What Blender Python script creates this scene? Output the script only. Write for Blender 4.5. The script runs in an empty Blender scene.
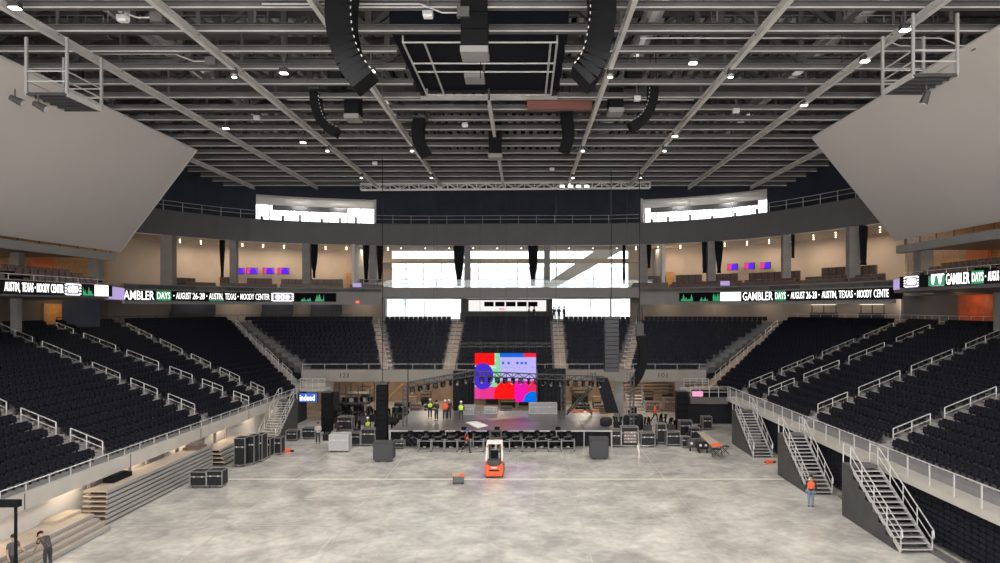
import bpy, bmesh, math, random
from mathutils import Vector, Matrix
R = random.Random(7)
PI = math.pi
SC = bpy.context.scene
COL = SC.collection
F = 722.0
VX, VY, HC = 525.0, 308.0, 11.0
CX = -2.1                       # the arena's centre line
def P(x, y, Y): return Vector(((x - VX) / F * Y, Y, HC + (VY - y) / F * Y))
def G(x, y, z=0.0):
    Y = (HC - z) * F / (y - VY)
    return Vector(((x - VX) / F * Y, Y, z))
ORD = ['zero', 'first', 'second', 'third', 'fourth', 'fifth', 'sixth', 'seventh', 'eighth', 'ninth', 'tenth', 'eleventh', 'twelfth', 'thirteenth', 'fourteenth', 'fifteenth', 'sixteenth', 'seventeenth', 'eighteenth', 'nineteenth', 'twentieth', 'twenty-first', 'twenty-second', 'twenty-third', 'twenty-fourth', 'twenty-fifth', 'twenty-sixth', 'twenty-seventh', 'twenty-eighth', 'twenty-ninth', 'thirtieth', 'thirty-first', 'thirty-second', 'thirty-third', 'thirty-fourth', 'thirty-fifth']

# ---------------------------------------------------------------- materials
MATS = {}
def mat(name, col, rough=0.6, metal=0.0, var=0.0, scale=4.0, bump=0.0, spec=0.5):
    if name in MATS: return MATS[name]
    m = bpy.data.materials.new(name); m.use_nodes = True
    nt = m.node_tree; b = nt.nodes['Principled BSDF']
    b.inputs['Base Color'].default_value = (*col, 1); b.inputs['Roughness'].default_value = rough
    b.inputs['Metallic'].default_value = metal; b.inputs['Specular IOR Level'].default_value = spec
    if var > 0 or bump > 0:
        tc = nt.nodes.new('ShaderNodeTexCoord'); n = nt.nodes.new('ShaderNodeTexNoise')
        n.inputs['Scale'].default_value = scale; n.inputs['Detail'].default_value = 6
        nt.links.new(tc.outputs['Object'], n.inputs['Vector'])
        if var > 0:
            r = nt.nodes.new('ShaderNodeValToRGB')
            r.color_ramp.elements[0].position = 0.3; r.color_ramp.elements[1].position = 0.7
            r.color_ramp.elements[0].color = (*[c * (1 - var) for c in col], 1)
            r.color_ramp.elements[1].color = (*[min(1, c * (1 + var)) for c in col], 1)
            nt.links.new(n.outputs['Fac'], r.inputs['Fac']); nt.links.new(r.outputs['Color'], b.inputs['Base Color'])
        if bump > 0:
            bp = nt.nodes.new('ShaderNodeBump'); bp.inputs['Strength'].default_value = bump
            nt.links.new(n.outputs['Fac'], bp.inputs['Height']); nt.links.new(bp.outputs['Normal'], b.inputs['Normal'])
    MATS[name] = m
    return m
def emat(name, col, s=1.0):
    if name in MATS: return MATS[name]
    m = bpy.data.materials.new(name); m.use_nodes = True
    nt = m.node_tree; b = nt.nodes['Principled BSDF']
    b.inputs['Base Color'].default_value = (0.02, 0.02, 0.02, 1)
    b.inputs['Emission Color'].default_value = (*col, 1); b.inputs['Emission Strength'].default_value = s
    MATS[name] = m
    return m

# ---------------------------------------------------------------- mesh builder
class MB:
    def __init__(s): s.v = []; s.f = []; s.m = []
    def add(s, vs, fs, m=0):
        o = len(s.v); s.v += [Vector(v) for v in vs]
        for f in fs: s.f.append([o + i for i in f]); s.m.append(m)
        return s
    def box(s, c, d, rz=0.0, m=0, M=None):
        hx, hy, hz = d[0] / 2, d[1] / 2, d[2] / 2
        vs = [Vector((x * hx, y * hy, z * hz)) for z in (-1, 1) for y in (-1, 1) for x in (-1, 1)]
        if M is None: M = Matrix.Rotation(rz, 3, 'Z')
        c = Vector(c)
        return s.add([c + M @ v for v in vs], [(0, 2, 3, 1), (4, 5, 7, 6), (0, 1, 5, 4), (2, 6, 7, 3), (0, 4, 6, 2), (1, 3, 7, 5)], m)
    def bb(s, x0, x1, y0, y1, z0, z1, m=0): return s.box(((x0 + x1) / 2, (y0 + y1) / 2, (z0 + z1) / 2), (abs(x1 - x0), abs(y1 - y0), abs(z1 - z0)), 0, m)
    def frame(s, p, q):
        p, q = Vector(p), Vector(q); d = (q - p).normalized()
        up = Vector((0, 0, 1)) if abs(d.z) < 0.95 else Vector((1, 0, 0))
        a = d.cross(up).normalized(); b = a.cross(d).normalized()
        return p, q, a, b
    def bar(s, p, q, w, h, m=0):
        p, q, a, b = s.frame(p, q)
        vs = []
        for e in (p, q):
            for i, j in ((-1, -1), (1, -1), (1, 1), (-1, 1)): vs.append(e + a * (i * w / 2) + b * (j * h / 2))
        return s.add(vs, [(0, 1, 2, 3), (7, 6, 5, 4), (0, 4, 5, 1), (1, 5, 6, 2), (2, 6, 7, 3), (3, 7, 4, 0)], m)
    def tube(s, p, q, r, n=6, m=0, r2=None):
        p, q, a, b = s.frame(p, q); r2 = r if r2 is None else r2
        vs = []
        for e, rr in ((p, r), (q, r2)):
            for k in range(n):
                t = 2 * PI * k / n; vs.append(e + a * math.cos(t) * rr + b * math.sin(t) * rr)
        fs = [(k, k + n, (k + 1) % n + n, (k + 1) % n) for k in range(n)]
        fs += [tuple(range(n)), tuple(range(2 * n - 1, n - 1, -1))]
        return s.add(vs, fs, m)
    def path(s, pts, r, n=6, m=0):
        for a, b in zip(pts, pts[1:]): s.tube(a, b, r, n, m)
        return s
    def ibeam(s, p, q, w, h, t=0.03, m=0):
        p, q, a, b = s.frame(p, q)
        s.bar(p + b * (h / 2), q + b * (h / 2), w, t, m); s.bar(p - b * (h / 2), q - b * (h / 2), w, t, m)
        return s.bar(p, q, t, h, m)
    def poly(s, pts, n, m=0):                      # closed outline pts pushed along the vector n
        k = len(pts); n = Vector(n); pts = [Vector(p) for p in pts]
        vs = pts + [p + n for p in pts]
        fs = [tuple(range(k - 1, -1, -1)), tuple(range(k, 2 * k))] + [(i, (i + 1) % k, (i + 1) % k + k, i + k) for i in range(k)]
        return s.add(vs, fs, m)
    def lathe(s, c, prof, n=12, m=0):
        c = Vector(c); vs = []
        for r, z in prof:
            for k in range(n):
                t = 2 * PI * k / n; vs.append(c + Vector((math.cos(t) * r, math.sin(t) * r, z)))
        fs = []
        for j in range(len(prof) - 1):
            for k in range(n): fs.append((j * n + k, j * n + (k + 1) % n, (j + 1) * n + (k + 1) % n, (j + 1) * n + k))
        fs += [tuple(range(n - 1, -1, -1)), tuple(range((len(prof) - 1) * n, len(prof) * n))]
        return s.add(vs, fs, m)
    def wheel(s, c, r, w, axis=(1, 0, 0), n=14, m=0):
        c = Vector(c); a = Vector(axis) * (w / 2)
        return s.tube(c - a, c + a, r, n, m)
    def ring(s, pin, pout, z0, z1, m=0):
        for i in range(len(pin) - 1):
            a, b, c, d = pin[i], pin[i + 1], pout[i + 1], pout[i]
            s.add([(a[0], a[1], z0), (b[0], b[1], z0), (c[0], c[1], z0), (d[0], d[1], z0), (a[0], a[1], z1), (b[0], b[1], z1), (c[0], c[1], z1), (d[0], d[1], z1)],
                  [(3, 2, 1, 0), (4, 5, 6, 7), (0, 1, 5, 4), (2, 3, 7, 6), (1, 2, 6, 5), (3, 0, 4, 7)], m)
        return s
    def build(s, name, mats, parent=None, bevel=0.0, smooth=False):
        if not isinstance(mats, (list, tuple)): mats = [mats]
        me = bpy.data.meshes.new(name)
        if parent is not None:
            org = Vector(parent.get('_w', (0, 0, 0)))
        else:
            xs = [v.x for v in s.v]; ys = [v.y for v in s.v]; zs = [v.z for v in s.v]
            org = Vector(((min(xs) + max(xs)) / 2, (min(ys) + max(ys)) / 2, min(zs)))
        me.from_pydata([v - org for v in s.v], [], s.f)
        for m in mats: me.materials.append(m)
        for p, i in zip(me.polygons, s.m): p.material_index = min(i, len(mats) - 1)
        bm = bmesh.new(); bm.from_mesh(me); bmesh.ops.recalc_face_normals(bm, faces=bm.faces)
        bm.to_mesh(me); bm.free()
        if smooth:
            for p in me.polygons: p.use_smooth = True
        o = bpy.data.objects.new(name, me); COL.objects.link(o)
        if parent is not None:
            o.parent = parent; o['_w'] = tuple(org)
            if parent.type == 'MESH': pass
        else:
            o.location = org; o['_w'] = tuple(org)
        if bevel > 0:
            bv = o.modifiers.new('bevel', 'BEVEL'); bv.width = bevel; bv.segments = 2; bv.limit_method = 'ANGLE'
        return o
def tag(o, label, cat, group=None, kind=None):
    o['label'] = label; o['category'] = cat
    if group: o['group'] = group
    if kind: o['kind'] = kind
    return o
def struct(o): o['kind'] = 'structure'; return o
def thing(name, label, cat, loc=(0, 0, 0), group=None):
    o = bpy.data.objects.new(name, None); COL.objects.link(o); o.empty_display_size = 0.2
    o.location = loc; o['_w'] = tuple(loc)
    return tag(o, label, cat, group)
def dup(root, loc, rz, label, group=None, scale=None):
    r = root.copy(); COL.objects.link(r); r.location = loc; r.rotation_euler = (0, 0, rz); r['label'] = label
    if scale: r.scale = scale
    if group: r['group'] = group
    for ch in list(root.children):
        c = ch.copy(); COL.objects.link(c); c.parent = r
        for g in list(ch.children):
            d = g.copy(); COL.objects.link(d); d.parent = c
    return r

M_steel = mat('steel_grey', (0.10, 0.096, 0.093), 0.55, 0.0, 0.15, 1.0)
M_steel_lt = mat('steel_light', (0.55, 0.53, 0.505), 0.5, 0.0, 0.12, 1.0)
M_steel_dk = mat('steel_dark', (0.05, 0.05, 0.05), 0.6, 0.0, 0.2, 1.0)
M_galv = mat('galvanised', (0.62, 0.61, 0.60), 0.38, 0.4, 0.1, 6.0)
M_black = mat('black_metal', (0.005, 0.005, 0.006), 0.65, 0.0, 0, 4, 0, 0.15)
M_blackcloth = mat('black_cloth', (0.012, 0.013, 0.018), 0.95, 0.0, 0.3, 3.0)
M_navy = mat('navy_wall', (0.035, 0.042, 0.065), 0.8, 0.0, 0.15, 0.5)
M_conc = mat('concrete_band', (0.44, 0.41, 0.37), 0.75, 0.0, 0.08, 0.8, 0.05)
M_concdk = mat('concrete_tread', (0.12, 0.118, 0.12), 0.8, 0.0, 0.12, 1.2)
M_step = mat('concrete_aisle', (0.38, 0.30, 0.245), 0.8, 0.0, 0.1, 1.2)
M_fascia = mat('grey_fascia', (0.14, 0.137, 0.14), 0.6, 0.0, 0.06, 0.5)
M_fascia2 = mat('grey_soffit', (0.26, 0.25, 0.24), 0.6, 0.0, 0.05, 0.5)
M_col = mat('grey_column', (0.28, 0.268, 0.26), 0.7, 0.0, 0.1, 1.0)
M_beige = mat('beige_wall', (0.60, 0.50, 0.40), 0.8, 0.0, 0.05, 0.6)
M_white = mat('white_wall', (0.74, 0.71, 0.67), 0.8, 0.0, 0.04, 0.8)
M_cream = mat('cream_ceiling', (0.75, 0.68, 0.58), 0.8)
M_wood = mat('oak_slats', (0.60, 0.33, 0.12), 0.5, 0.0, 0.15, 3.0)
M_ply = mat('plywood_top', (0.44, 0.36, 0.28), 0.6, 0.0, 0.12, 1.2)
M_brown = mat('brown_leather', (0.15, 0.10, 0.085), 0.5, 0.0, 0.15, 3.0)
M_fabric = mat('panel_fabric', (0.62, 0.57, 0.545), 0.85, 0.0, 0.03, 0.15)
M_seat = mat('seat_fabric', (0.006, 0.0068, 0.0125), 0.65, 0.0, 0.2, 20.0, 0, 0.17)
M_seatp = mat('seat_plastic', (0.022, 0.022, 0.026), 0.5)
M_case = mat('road_case_black', (0.012, 0.012, 0.014), 0.5, 0.0, 0.2, 4.0, 0, 0.3)
M_alu = mat('aluminium_edge', (0.42, 0.41, 0.40), 0.4, 0.5)
M_deck = mat('stage_deck', (0.12, 0.112, 0.11), 0.32, 0.0, 0.15, 0.8)
M_orange = mat('forklift_orange', (0.75, 0.10, 0.03), 0.4)
M_hivis = mat('hivis_orange', (0.95, 0.12, 0.03), 0.8)
M_lime = mat('hivis_lime', (0.60, 0.85, 0.08), 0.8)
M_skin = mat('skin', (0.45, 0.26, 0.18), 0.6)
M_hair = mat('hair_dark', (0.02, 0.015, 0.012), 0.8)
M_jean = mat('blue_jeans', (0.16, 0.20, 0.28), 0.85)
M_dkcloth = mat('dark_clothes', (0.03, 0.03, 0.035), 0.9)
M_ltcloth = mat('pale_jacket', (0.45, 0.42, 0.40), 0.9)
M_hat = mat('helmet_white', (0.8, 0.8, 0.8), 0.3)
M_bluehat = mat('helmet_blue', (0.03, 0.08, 0.5), 0.3)
M_rubber = mat('rubber', (0.012, 0.012, 0.012), 0.8)
M_greycase = mat('grey_case', (0.28, 0.28, 0.28), 0.5, 0.0, 0.1, 3.0)
M_screen_off = mat('dark_screen', (0.005, 0.005, 0.007), 0.8, 0, 0, 4, 0, 0.1)
M_yellow = mat('yellow_frame', (0.65, 0.38, 0.06), 0.5)
M_rust = mat('red_brown_beam', (0.22, 0.08, 0.06), 0.6)
E_white = emat('led_white', (1, 0.98, 0.95), 1.8)
E_green = emat('led_green', (0.04, 0.55, 0.22), 0.55)
E_lav = emat('led_lavender', (0.55, 0.42, 0.85), 0.75)
E_lamp = emat('lamp_white', (1, 0.93, 0.82), 9.0)
E_warm = emat('lamp_warm', (1, 0.8, 0.55), 8.0)
E_blue = emat('sign_blue', (0.03, 0.14, 0.75), 0.9)
E_red = emat('sign_red', (1, 0.1, 0.05), 2.0)
E_pink = emat('sign_pink', (0.9, 0.35, 0.55), 1.0)
def glass():
    m = bpy.data.materials.new('window_glass'); m.use_nodes = True; nt = m.node_tree
    nt.nodes.clear(); o = nt.nodes.new('ShaderNodeOutputMaterial'); t = nt.nodes.new('ShaderNodeBsdfTransparent'); g = nt.nodes.new('ShaderNodeBsdfGlossy'); x = nt.nodes.new('ShaderNodeMixShader')
    t.inputs[0].default_value = (0.93, 0.96, 0.97, 1); g.inputs['Roughness'].default_value = 0.02; x.inputs[0].default_value = 0.06
    nt.links.new(t.outputs[0], x.inputs[1]); nt.links.new(g.outputs[0], x.inputs[2]); nt.links.new(x.outputs[0], o.inputs[0]); return m
M_glass = glass()
def floor_mat():
    m = bpy.data.materials.new('polished_concrete'); m.use_nodes = True; nt = m.node_tree; b = nt.nodes['Principled BSDF']; L = nt.links.new
    tc = nt.nodes.new('ShaderNodeTexCoord')
    def noise(sc, det, vec=None, dist=0.0):
        n = nt.nodes.new('ShaderNodeTexNoise'); n.inputs['Scale'].default_value = sc; n.inputs['Detail'].default_value = det; n.inputs['Distortion'].default_value = dist
        L(vec or tc.outputs['Object'], n.inputs['Vector']); return n
    mp = nt.nodes.new('ShaderNodeMapping'); mp.inputs['Scale'].default_value = (1.0, 1.0, 1); L(tc.outputs['Object'], mp.inputs['Vector'])
    n1 = noise(0.42, 14, mp.outputs[0], 0.5); n2 = noise(2.2, 10, mp.outputs[0], 0.5); n3 = noise(0.08, 3)
    r1 = nt.nodes.new('ShaderNodeValToRGB'); r1.color_ramp.elements[0].position = 0.33; r1.color_ramp.elements[1].position = 0.68
    r1.color_ramp.elements[0].color = (0.37, 0.355, 0.33, 1); r1.color_ramp.elements[1].color = (0.63, 0.605, 0.555, 1); L(n1.outputs['Fac'], r1.inputs[0])
    r2 = nt.nodes.new('ShaderNodeValToRGB'); r2.color_ramp.elements[0].position = 0.35; r2.color_ramp.elements[1].position = 0.65
    r2.color_ramp.elements[0].color = (0.86, 0.86, 0.86, 1); r2.color_ramp.elements[1].color = (1.12, 1.11, 1.09, 1); L(n2.outputs['Fac'], r2.inputs[0])
    mx = nt.nodes.new('ShaderNodeMixRGB'); mx.blend_type = 'MULTIPLY'; mx.inputs[0].default_value = 1; L(r1.outputs[0], mx.inputs[1]); L(r2.outputs[0], mx.inputs[2])
    # long scratches and tyre marks running towards the stage
    mp2 = nt.nodes.new('ShaderNodeMapping'); mp2.inputs['Scale'].default_value = (6.0, 0.09, 1); mp2.inputs['Rotation'].default_value = (0, 0, 0.35); L(tc.outputs['Object'], mp2.inputs['Vector'])
    n4 = noise(1.0, 4, mp2.outputs[0]); r4 = nt.nodes.new('ShaderNodeValToRGB'); r4.color_ramp.elements[0].position = 0.66; r4.color_ramp.elements[1].position = 0.72
    r4.color_ramp.elements[0].color = (0, 0, 0, 1); r4.color_ramp.elements[1].color = (0.35, 0.35, 0.35, 1); L(n4.outputs['Fac'], r4.inputs[0])
    mx3 = nt.nodes.new('ShaderNodeMixRGB'); mx3.inputs[2].default_value = (0.66, 0.64, 0.60, 1); L(r4.outputs[0], mx3.inputs[0]); L(mx.outputs[0], mx3.inputs[1])
    L(mx3.outputs[0], b.inputs['Base Color'])
    mr = nt.nodes.new('ShaderNodeMapRange'); mr.inputs['To Min'].default_value = 0.08; mr.inputs['To Max'].default_value = 0.34; L(n3.outputs['Fac'], mr.inputs['Value']); L(mr.outputs[0], b.inputs['Roughness'])
    bp = nt.nodes.new('ShaderNodeBump'); bp.inputs['Strength'].default_value = 0.03; L(n2.outputs['Fac'], bp.inputs['Height']); L(bp.outputs[0], b.inputs['Normal'])
    return m
def text_obj(name, s, mt, parent, p0, p1, z0, z1, nrm, off=0.02, lift=0.03):
    """lettering fitted between plan points p0 (left) and p1 (right), facing nrm"""
    c = bpy.data.curves.new(name, 'FONT'); c.body = s; c.size = 1; c.offset = off; c.extrude = 0.01; c.resolution_u = 2
    t = bpy.data.objects.new(name, c); COL.objects.link(t)
    bpy.context.view_layer.update()
    me = bpy.data.meshes.new_from_object(t.evaluated_get(bpy.context.evaluated_depsgraph_get()))
    bpy.data.objects.remove(t); bpy.data.curves.remove(c)
    xs = [v.co.x for v in me.vertices]; ys = [v.co.y for v in me.vertices]
    x0, x1, y0, y1 = min(xs), max(xs), min(ys), max(ys)
    org = Vector(parent.get('_w', (0, 0, 0))) if parent else Vector((0, 0, 0))
    p0 = Vector((p0[0], p0[1], 0)); p1 = Vector((p1[0], p1[1], 0)); n = Vector((nrm[0], nrm[1], 0)).normalized()
    for v in me.vertices:
        a = (v.co.x - x0) / (x1 - x0); b = (v.co.y - y0) / (y1 - y0)
        v.co = p0.lerp(p1, a) + Vector((0, 0, z0 + (z1 - z0) * b)) + n * (lift + v.co.z) - org
    me.name = name; me.materials.clear(); me.materials.append(mt)
    o = bpy.data.objects.new(name, me); COL.objects.link(o); o.parent = parent; o['_w'] = tuple(org)
    return o
def smooth_path(pts, n=4):
    out = []
    for i in range(len(pts) - 1):
        p0 = Vector(pts[max(i - 1, 0)]); p1 = Vector(pts[i]); p2 = Vector(pts[i + 1]); p3 = Vector(pts[min(i + 2, len(pts) - 1)])
        for k in range(n):
            t = k / n
            out.append(0.5 * ((2 * p1) + (-p0 + p2) * t + (2 * p0 - 5 * p1 + 4 * p2 - p3) * t * t + (-p0 + 3 * p1 - 3 * p2 + p3) * t ** 3))
    out.append(Vector(pts[-1])); return out
def offset(pts, d):                                 # d > 0 moves away from the arena centre
    out = []
    for i, p in enumerate(pts):
        a = pts[max(i - 1, 0)]; b = pts[min(i + 1, len(pts) - 1)]
        t = (Vector(b) - Vector(a)).normalized(); n = Vector((-t.y, t.x))
        if n.dot(Vector(p) - Vector((CX, 45))) < 0: n = -n
        out.append(Vector(p) + n * d)
    return out
def at_px(path, px):
    k = (px - VX) / F
    for i in range(len(path) - 1):
        a, b = path[i], path[i + 1]; fa = a[0] - k * a[1]; fb = b[0] - k * b[1]
        if fa * fb <= 0 and fa != fb:
            t = fa / (fa - fb); return Vector(a).lerp(Vector(b), t)
    return None
def cut(path, px0, px1):
    a, b = at_px(path, px0), at_px(path, px1)
    mid = [p for p in path if px0 < VX + F * p[0] / p[1] < px1]
    return [a] + mid + [b]
exec_order = []
# ================================================================= SETTING
flo = struct(MB().bb(-46, 42, -14, 112, -0.3, 0).build('floor', floor_mat()))
M_paint = mat('floor_paint', (0.74, 0.71, 0.62), 0.5, 0, 0.1, 3)
struct(MB().bb(-20.6, 16.6, 46.3, 46.48, 0.001, 0.006).build('trim_1', M_paint))
jl = MB()
for x in (-15, -9, 2.9, 9): jl.bb(x - 0.02, x + 0.02, 24, 57, 0.0005, 0.003)
for y in (30, 36.5, 41.5, 52): jl.bb(-20.5, 16.5, y - 0.02, y + 0.02, 0.0005, 0.003)
struct(jl.build('trim_2', mat('joint_grey', (0.40, 0.39, 0.375), 0.32)))
# roof deck with ribs
ce = MB().bb(-52, 48, -14, 112, 31.5, 31.9)
for i in range(98): ce.bb(-46 + i * 0.92, -45.56 + i * 0.92, 20, 100, 30.9, 31.5, 1)
struct(ce.build('ceiling', [mat('roof_deck_black', (0.005, 0.005, 0.006), 0.9, 0, 0, 4, 0, 0.1), mat('roof_rib', (0.42, 0.42, 0.43), 0.6, 0, 0.4, 0.6)]))
struct(MB().bb(-52, 48, 112, 112.4, 0, 9.3).build('wall_far_lower', M_navy))
struct(MB().bb(-52, -21.5, 112, 112.4, 9.3, 21).build('wall_far_left', M_navy)); struct(MB().bb(17.5, 48, 112, 112.4, 9.3, 21).build('wall_far_right', M_navy))
struct(MB().bb(-52.4, -52, -14, 112, 0, 31.5).build('wall_left', M_navy))
struct(MB().bb(48, 48.4, -14, 112, 0, 31.5).build('wall_right', M_navy))

FP0 = [(-42.5, 50), (-41.8, 62), (-39.5, 72), (-31.6, 83), (-17.7, 88), (-2, 88), (13.9, 87), (24.7, 79.4), (31.7, 65), (34, 52), (34, 44)]
FP = smooth_path(FP0, 4)
FPb = offset(FP, 7.0)
# ================================================================= BIG UPPER FASCIA
struct(MB().ring(FP, offset(FP, 0.5), 18.7, 21.3).build('trim_3', M_fascia))
struct(MB().ring(offset(FP, 0.5), offset(FP, 8), 18.6, 18.9).build('trim_4', M_cream))
struct(MB().ring(offset(FP, 0.5), offset(FP, 8), 21.0, 21.2).build('trim_5', M_concdk))
def rail_on(path, z, h, label, name='balcony_railing', step=2.2, rails=(1.0,), r=0.03, mt=M_steel_lt, panes=False, group=None):
    t = thing(name, label, 'railing', (path[0][0], path[0][1], z), group)
    for k in rails: MB().path([(p[0], p[1], z + h * k) for p in path], r, 5).build('rail', mt, t)
    pts = []; d = 0; nxt = 0
    for a, b in zip(path, path[1:]):
        a, b = Vector(a), Vector(b); L = (b - a).length
        while nxt <= d + L + 1e-6:
            pts.append(a.lerp(b, (nxt - d) / L if L else 0)); nxt += step
        d += L
    for p in pts[:95]: MB().bar((p[0], p[1], z), (p[0], p[1], z + h), r * 1.6, r * 1.6).build('post', mt, t)
    if panes:
        g = MB()
        for a, b in zip(path, path[1:]): g.bar((a[0], a[1], z + h * 0.5), (b[0], b[1], z + h * 0.5), 0.015, h * 0.85)
        g.build('glass_panel', M_glass, t)
    return t
rail_on(offset(FP, 0.25), 21.3, 1.0, 'long thin railing on top of the wide dark grey upper balcony band', rails=(1.0, 0.55))
# upper navy wall with two bright openings
UW = offset(FP, 5.5)
def wallring(path, z0, z1, th, name, m):
    return struct(MB().ring(path, offset(path, th), z0, z1).build(name, m))
wallring(cut(UW, 150, 256), 21.2, 31, 0.3, 'wall_upper_left', M_navy)
wallring(cut(UW, 374, 643), 21.2, 31, 0.3, 'wall_upper_far', M_navy)
wallring(cut(UW, 767, 880), 21.2, 31, 0.3, 'wall_upper_right', M_navy)
for nm, a, b, h in (('left', 256, 374, 25.0), ('right', 643, 767, 24.9)):
    wallring(cut(UW, a, b), h, 31, 0.3, 'wall_above_%s_opening' % nm, M_navy)
n_tr = [6]
def trim(mb, m):
    o = struct(mb.build('trim_%d' % n_tr[0], m)); n_tr[0] += 1; return o
wn = [1]
def win(path, z0, z1, cols, name=None, mt=M_steel_lt, rows=1):
    """glazed opening: frame + panes as one window"""
    t = bpy.data.objects.new('window_%d' % wn[0], None); wn[0] += 1; COL.objects.link(t); t['kind'] = 'structure'
    t.location = (path[0][0], path[0][1], z0); t['_w'] = tuple(t.location)
    fr = MB(); g = MB()
    for a, b in zip(path, path[1:]):
        a, b = Vector(a), Vector(b)
        for k in range(rows + 1):
            z = z0 + (z1 - z0) * k / rows; fr.bar((a[0], a[1], z), (b[0], b[1], z), 0.1, 0.1)
        for k in range(cols + 1):
            p = a.lerp(b, k / cols); fr.bar((p[0], p[1], z0), (p[0], p[1], z1), 0.09, 0.09)
        g.bar((a[0], a[1], (z0 + z1) / 2), (b[0], b[1], (z0 + z1) / 2), 0.02, z1 - z0)
    g.build('glass_pane', M_glass, fr.build('window_frame', mt, t))
    return t
# rooms behind the two openings: side walls, bright white ceiling, glazed far side
for k, (a, b) in enumerate(((256, 374), (643, 767))):
    inn = cut(UW, a, b); out = offset(inn, 7)
    trim(MB().ring(offset(inn, 0.3), out, 24.75, 25.0), M_white)
    trim(MB().ring(offset(inn, 0.3), out, 21.2, 21.35), M_white)
    win(out, 21.35, 24.75, 2)
    q = offset(inn, 3.2)
    q0, q1 = (q[1], q[-2]) if len(q) > 4 else (q[0], q[-1])
    o = MB().ring(q[1:-1], offset(q, 0.35)[1:-1], 23.6, 24.2).build('bulkhead', M_fascia)
    tag(o, 'grey hanging bulkhead inside the bright upper %s opening' % ('left' if k == 0 else 'right'), 'bulkhead')
    e = inn[0] if k == 1 else inn[-1]; s = 1 if k == 1 else -1
    MBw = MB(); ee = out[0] if k == 1 else out[-1]
    MBw.add([(e[0], e[1], 21.2), (ee[0], ee[1], 21.2), (ee[0], ee[1], 25), (e[0], e[1], 25), (e[0] - s * 0.3, e[1], 21.2), (ee[0] - s * 0.3, ee[1], 21.2), (ee[0] - s * 0.3, ee[1], 25), (e[0] - s * 0.3, e[1], 25)],
            [(0, 1, 2, 3), (7, 6, 5, 4), (0, 4, 5, 1), (1, 5, 6, 2), (2, 6, 7, 3), (3, 7, 4, 0)])
    trim(MBw, M_white)
for k, (xs, nm) in enumerate((((262, 283, 300, 322, 340, 356), 'left'), ((652, 668, 690, 712, 735, 757), 'right'))):
    for i, px in enumerate(xs):
        p = at_px(offset(UW, 4.0), px)
        o = MB().box((p.x, p.y, 21.85), (1.3 if i % 2 else 2.2, .5, 1.0)); o.box((p.x, p.y, 22.5 + .1 * (i % 3)), (.25, .3, .6 + .2 * (i % 3)))
        tag(o.build('bar_unit', M_steel_dk if i % 2 else M_fascia2), 'dark bar unit inside the bright upper %s opening, %s from the left' % (nm, ORD[i + 1]), 'counter', 'bar units of the upper openings')
    q = cut(offset(UW, 5.5), xs[0] - 5, xs[-1] + 8)
    tag(MB().ring(q, offset(q, .2), 21.35, 22.0).build('parapet', M_fascia2), 'low grey parapet inside the bright upper %s opening' % nm, 'parapet')
# ================================================================= SUITE LEVEL (z 13.4)
RP = offset(FP, -1.5)
trim(MB().ring(cut(RP, 124, 381), offset(cut(RP, 124, 381), 9), 12.9, 13.3), M_concdk)
trim(MB().ring(cut(RP, 640, 893), offset(cut(RP, 640, 893), 9), 12.9, 13.3), M_concdk)
trim(MB().ring(cut(RP, 124, 381), offset(cut(RP, 124, 381), 0.3), 11.4, 13.4), M_fascia2)
trim(MB().ring(cut(RP, 640, 893), offset(cut(RP, 640, 893), 0.3), 11.4, 13.4), M_fascia2)
trim(MB().ring(cut(RP, 381, 640), offset(cut(RP, 381, 640), 8.5), 12.25, 13.45), M_fascia2)
# beige back walls of the suites
lw = cut(FPb, 100, 392); rw = cut(FPb, 628, 905)
struct(MB().ring(lw, offset(lw, 0.3), 13.3, 18.7).build('wall_suite_left', M_beige))
struct(MB().ring(rw, offset(rw, 0.3), 13.3, 18.7).build('wall_suite_right', M_beige))
# concourse walls beneath
lw2 = offset(cut(FPb, 60, 384), -0.5); rw2 = offset(cut(FPb, 630, 905), -0.5)
M_taupe = mat('concourse_taupe', (.30, .26, .23), .8)
struct(MB().ring(lw2, offset(lw2, 0.3), 9.4, 12.9).build('wall_concourse_left', M_taupe))
struct(MB().ring(rw2, offset(rw2, 0.3), 9.4, 12.9).build('wall_concourse_right', M_taupe))
# concourse floor
TOPS = [(-38.3, 18), (-38.2, 39.1), (-38.3, 52), (-38.6, 58.5), (-38.6, 68), (-33.5, 82.5), (-17, 83), (-2, 83.2), (12.9, 83), (28.5, 80), (35.6, 67.5), (34.8, 60), (34.6, 50.4), (34.6, 40), (34.6, 18)]
OUT = [(-51, 18), (-51, 39), (-51, 52), (-51, 60), (-51, 72), (-40, 96), (-17, 98), (-2, 98), (13, 98), (36, 92), (47, 72), (47, 60), (47, 50), (47, 40), (47, 18)]
trim(MB().ring(TOPS, OUT, 9.1, 9.4), M_concdk)
# ---- central glazing (two levels), columns, curtains
CP = [Vector((-20.5, 96)), Vector((16.5, 96))]
win([Vector((-20.5, 96)), Vector((-8.8, 96))], 13.45, 18.6, 5, mt=M_steel_lt)
win([Vector((-8.8, 96)), Vector((4.2, 96))], 13.45, 18.6, 5)
win([Vector((4.2, 96)), Vector((16.5, 96))], 13.45, 18.6, 5)
trim(MB().bb(-20.5, 16.5, 93.5, 96.2, 16.9, 17.4), M_beige)
win([Vector((-18.5, 96)), Vector((-8.2, 96))], 9.4, 12.25, 4)
win([Vector((3.5, 96)), Vector((14.0, 96))], 9.4, 12.25, 4)
trim(MB().bb(-20.9, -20.5, 87, 96.2, 13.4, 18.7), M_white)
trim(MB().bb(16.5, 16.9, 87, 96.2, 13.4, 18.7), M_white)
trim(MB().bb(-21.5, -18.5, 95.5, 96.2, 9.4, 12.3), M_fascia2)
trim(MB().bb(14.0, 17, 95.5, 96.2, 9.4, 12.3), M_fascia2)
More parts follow.
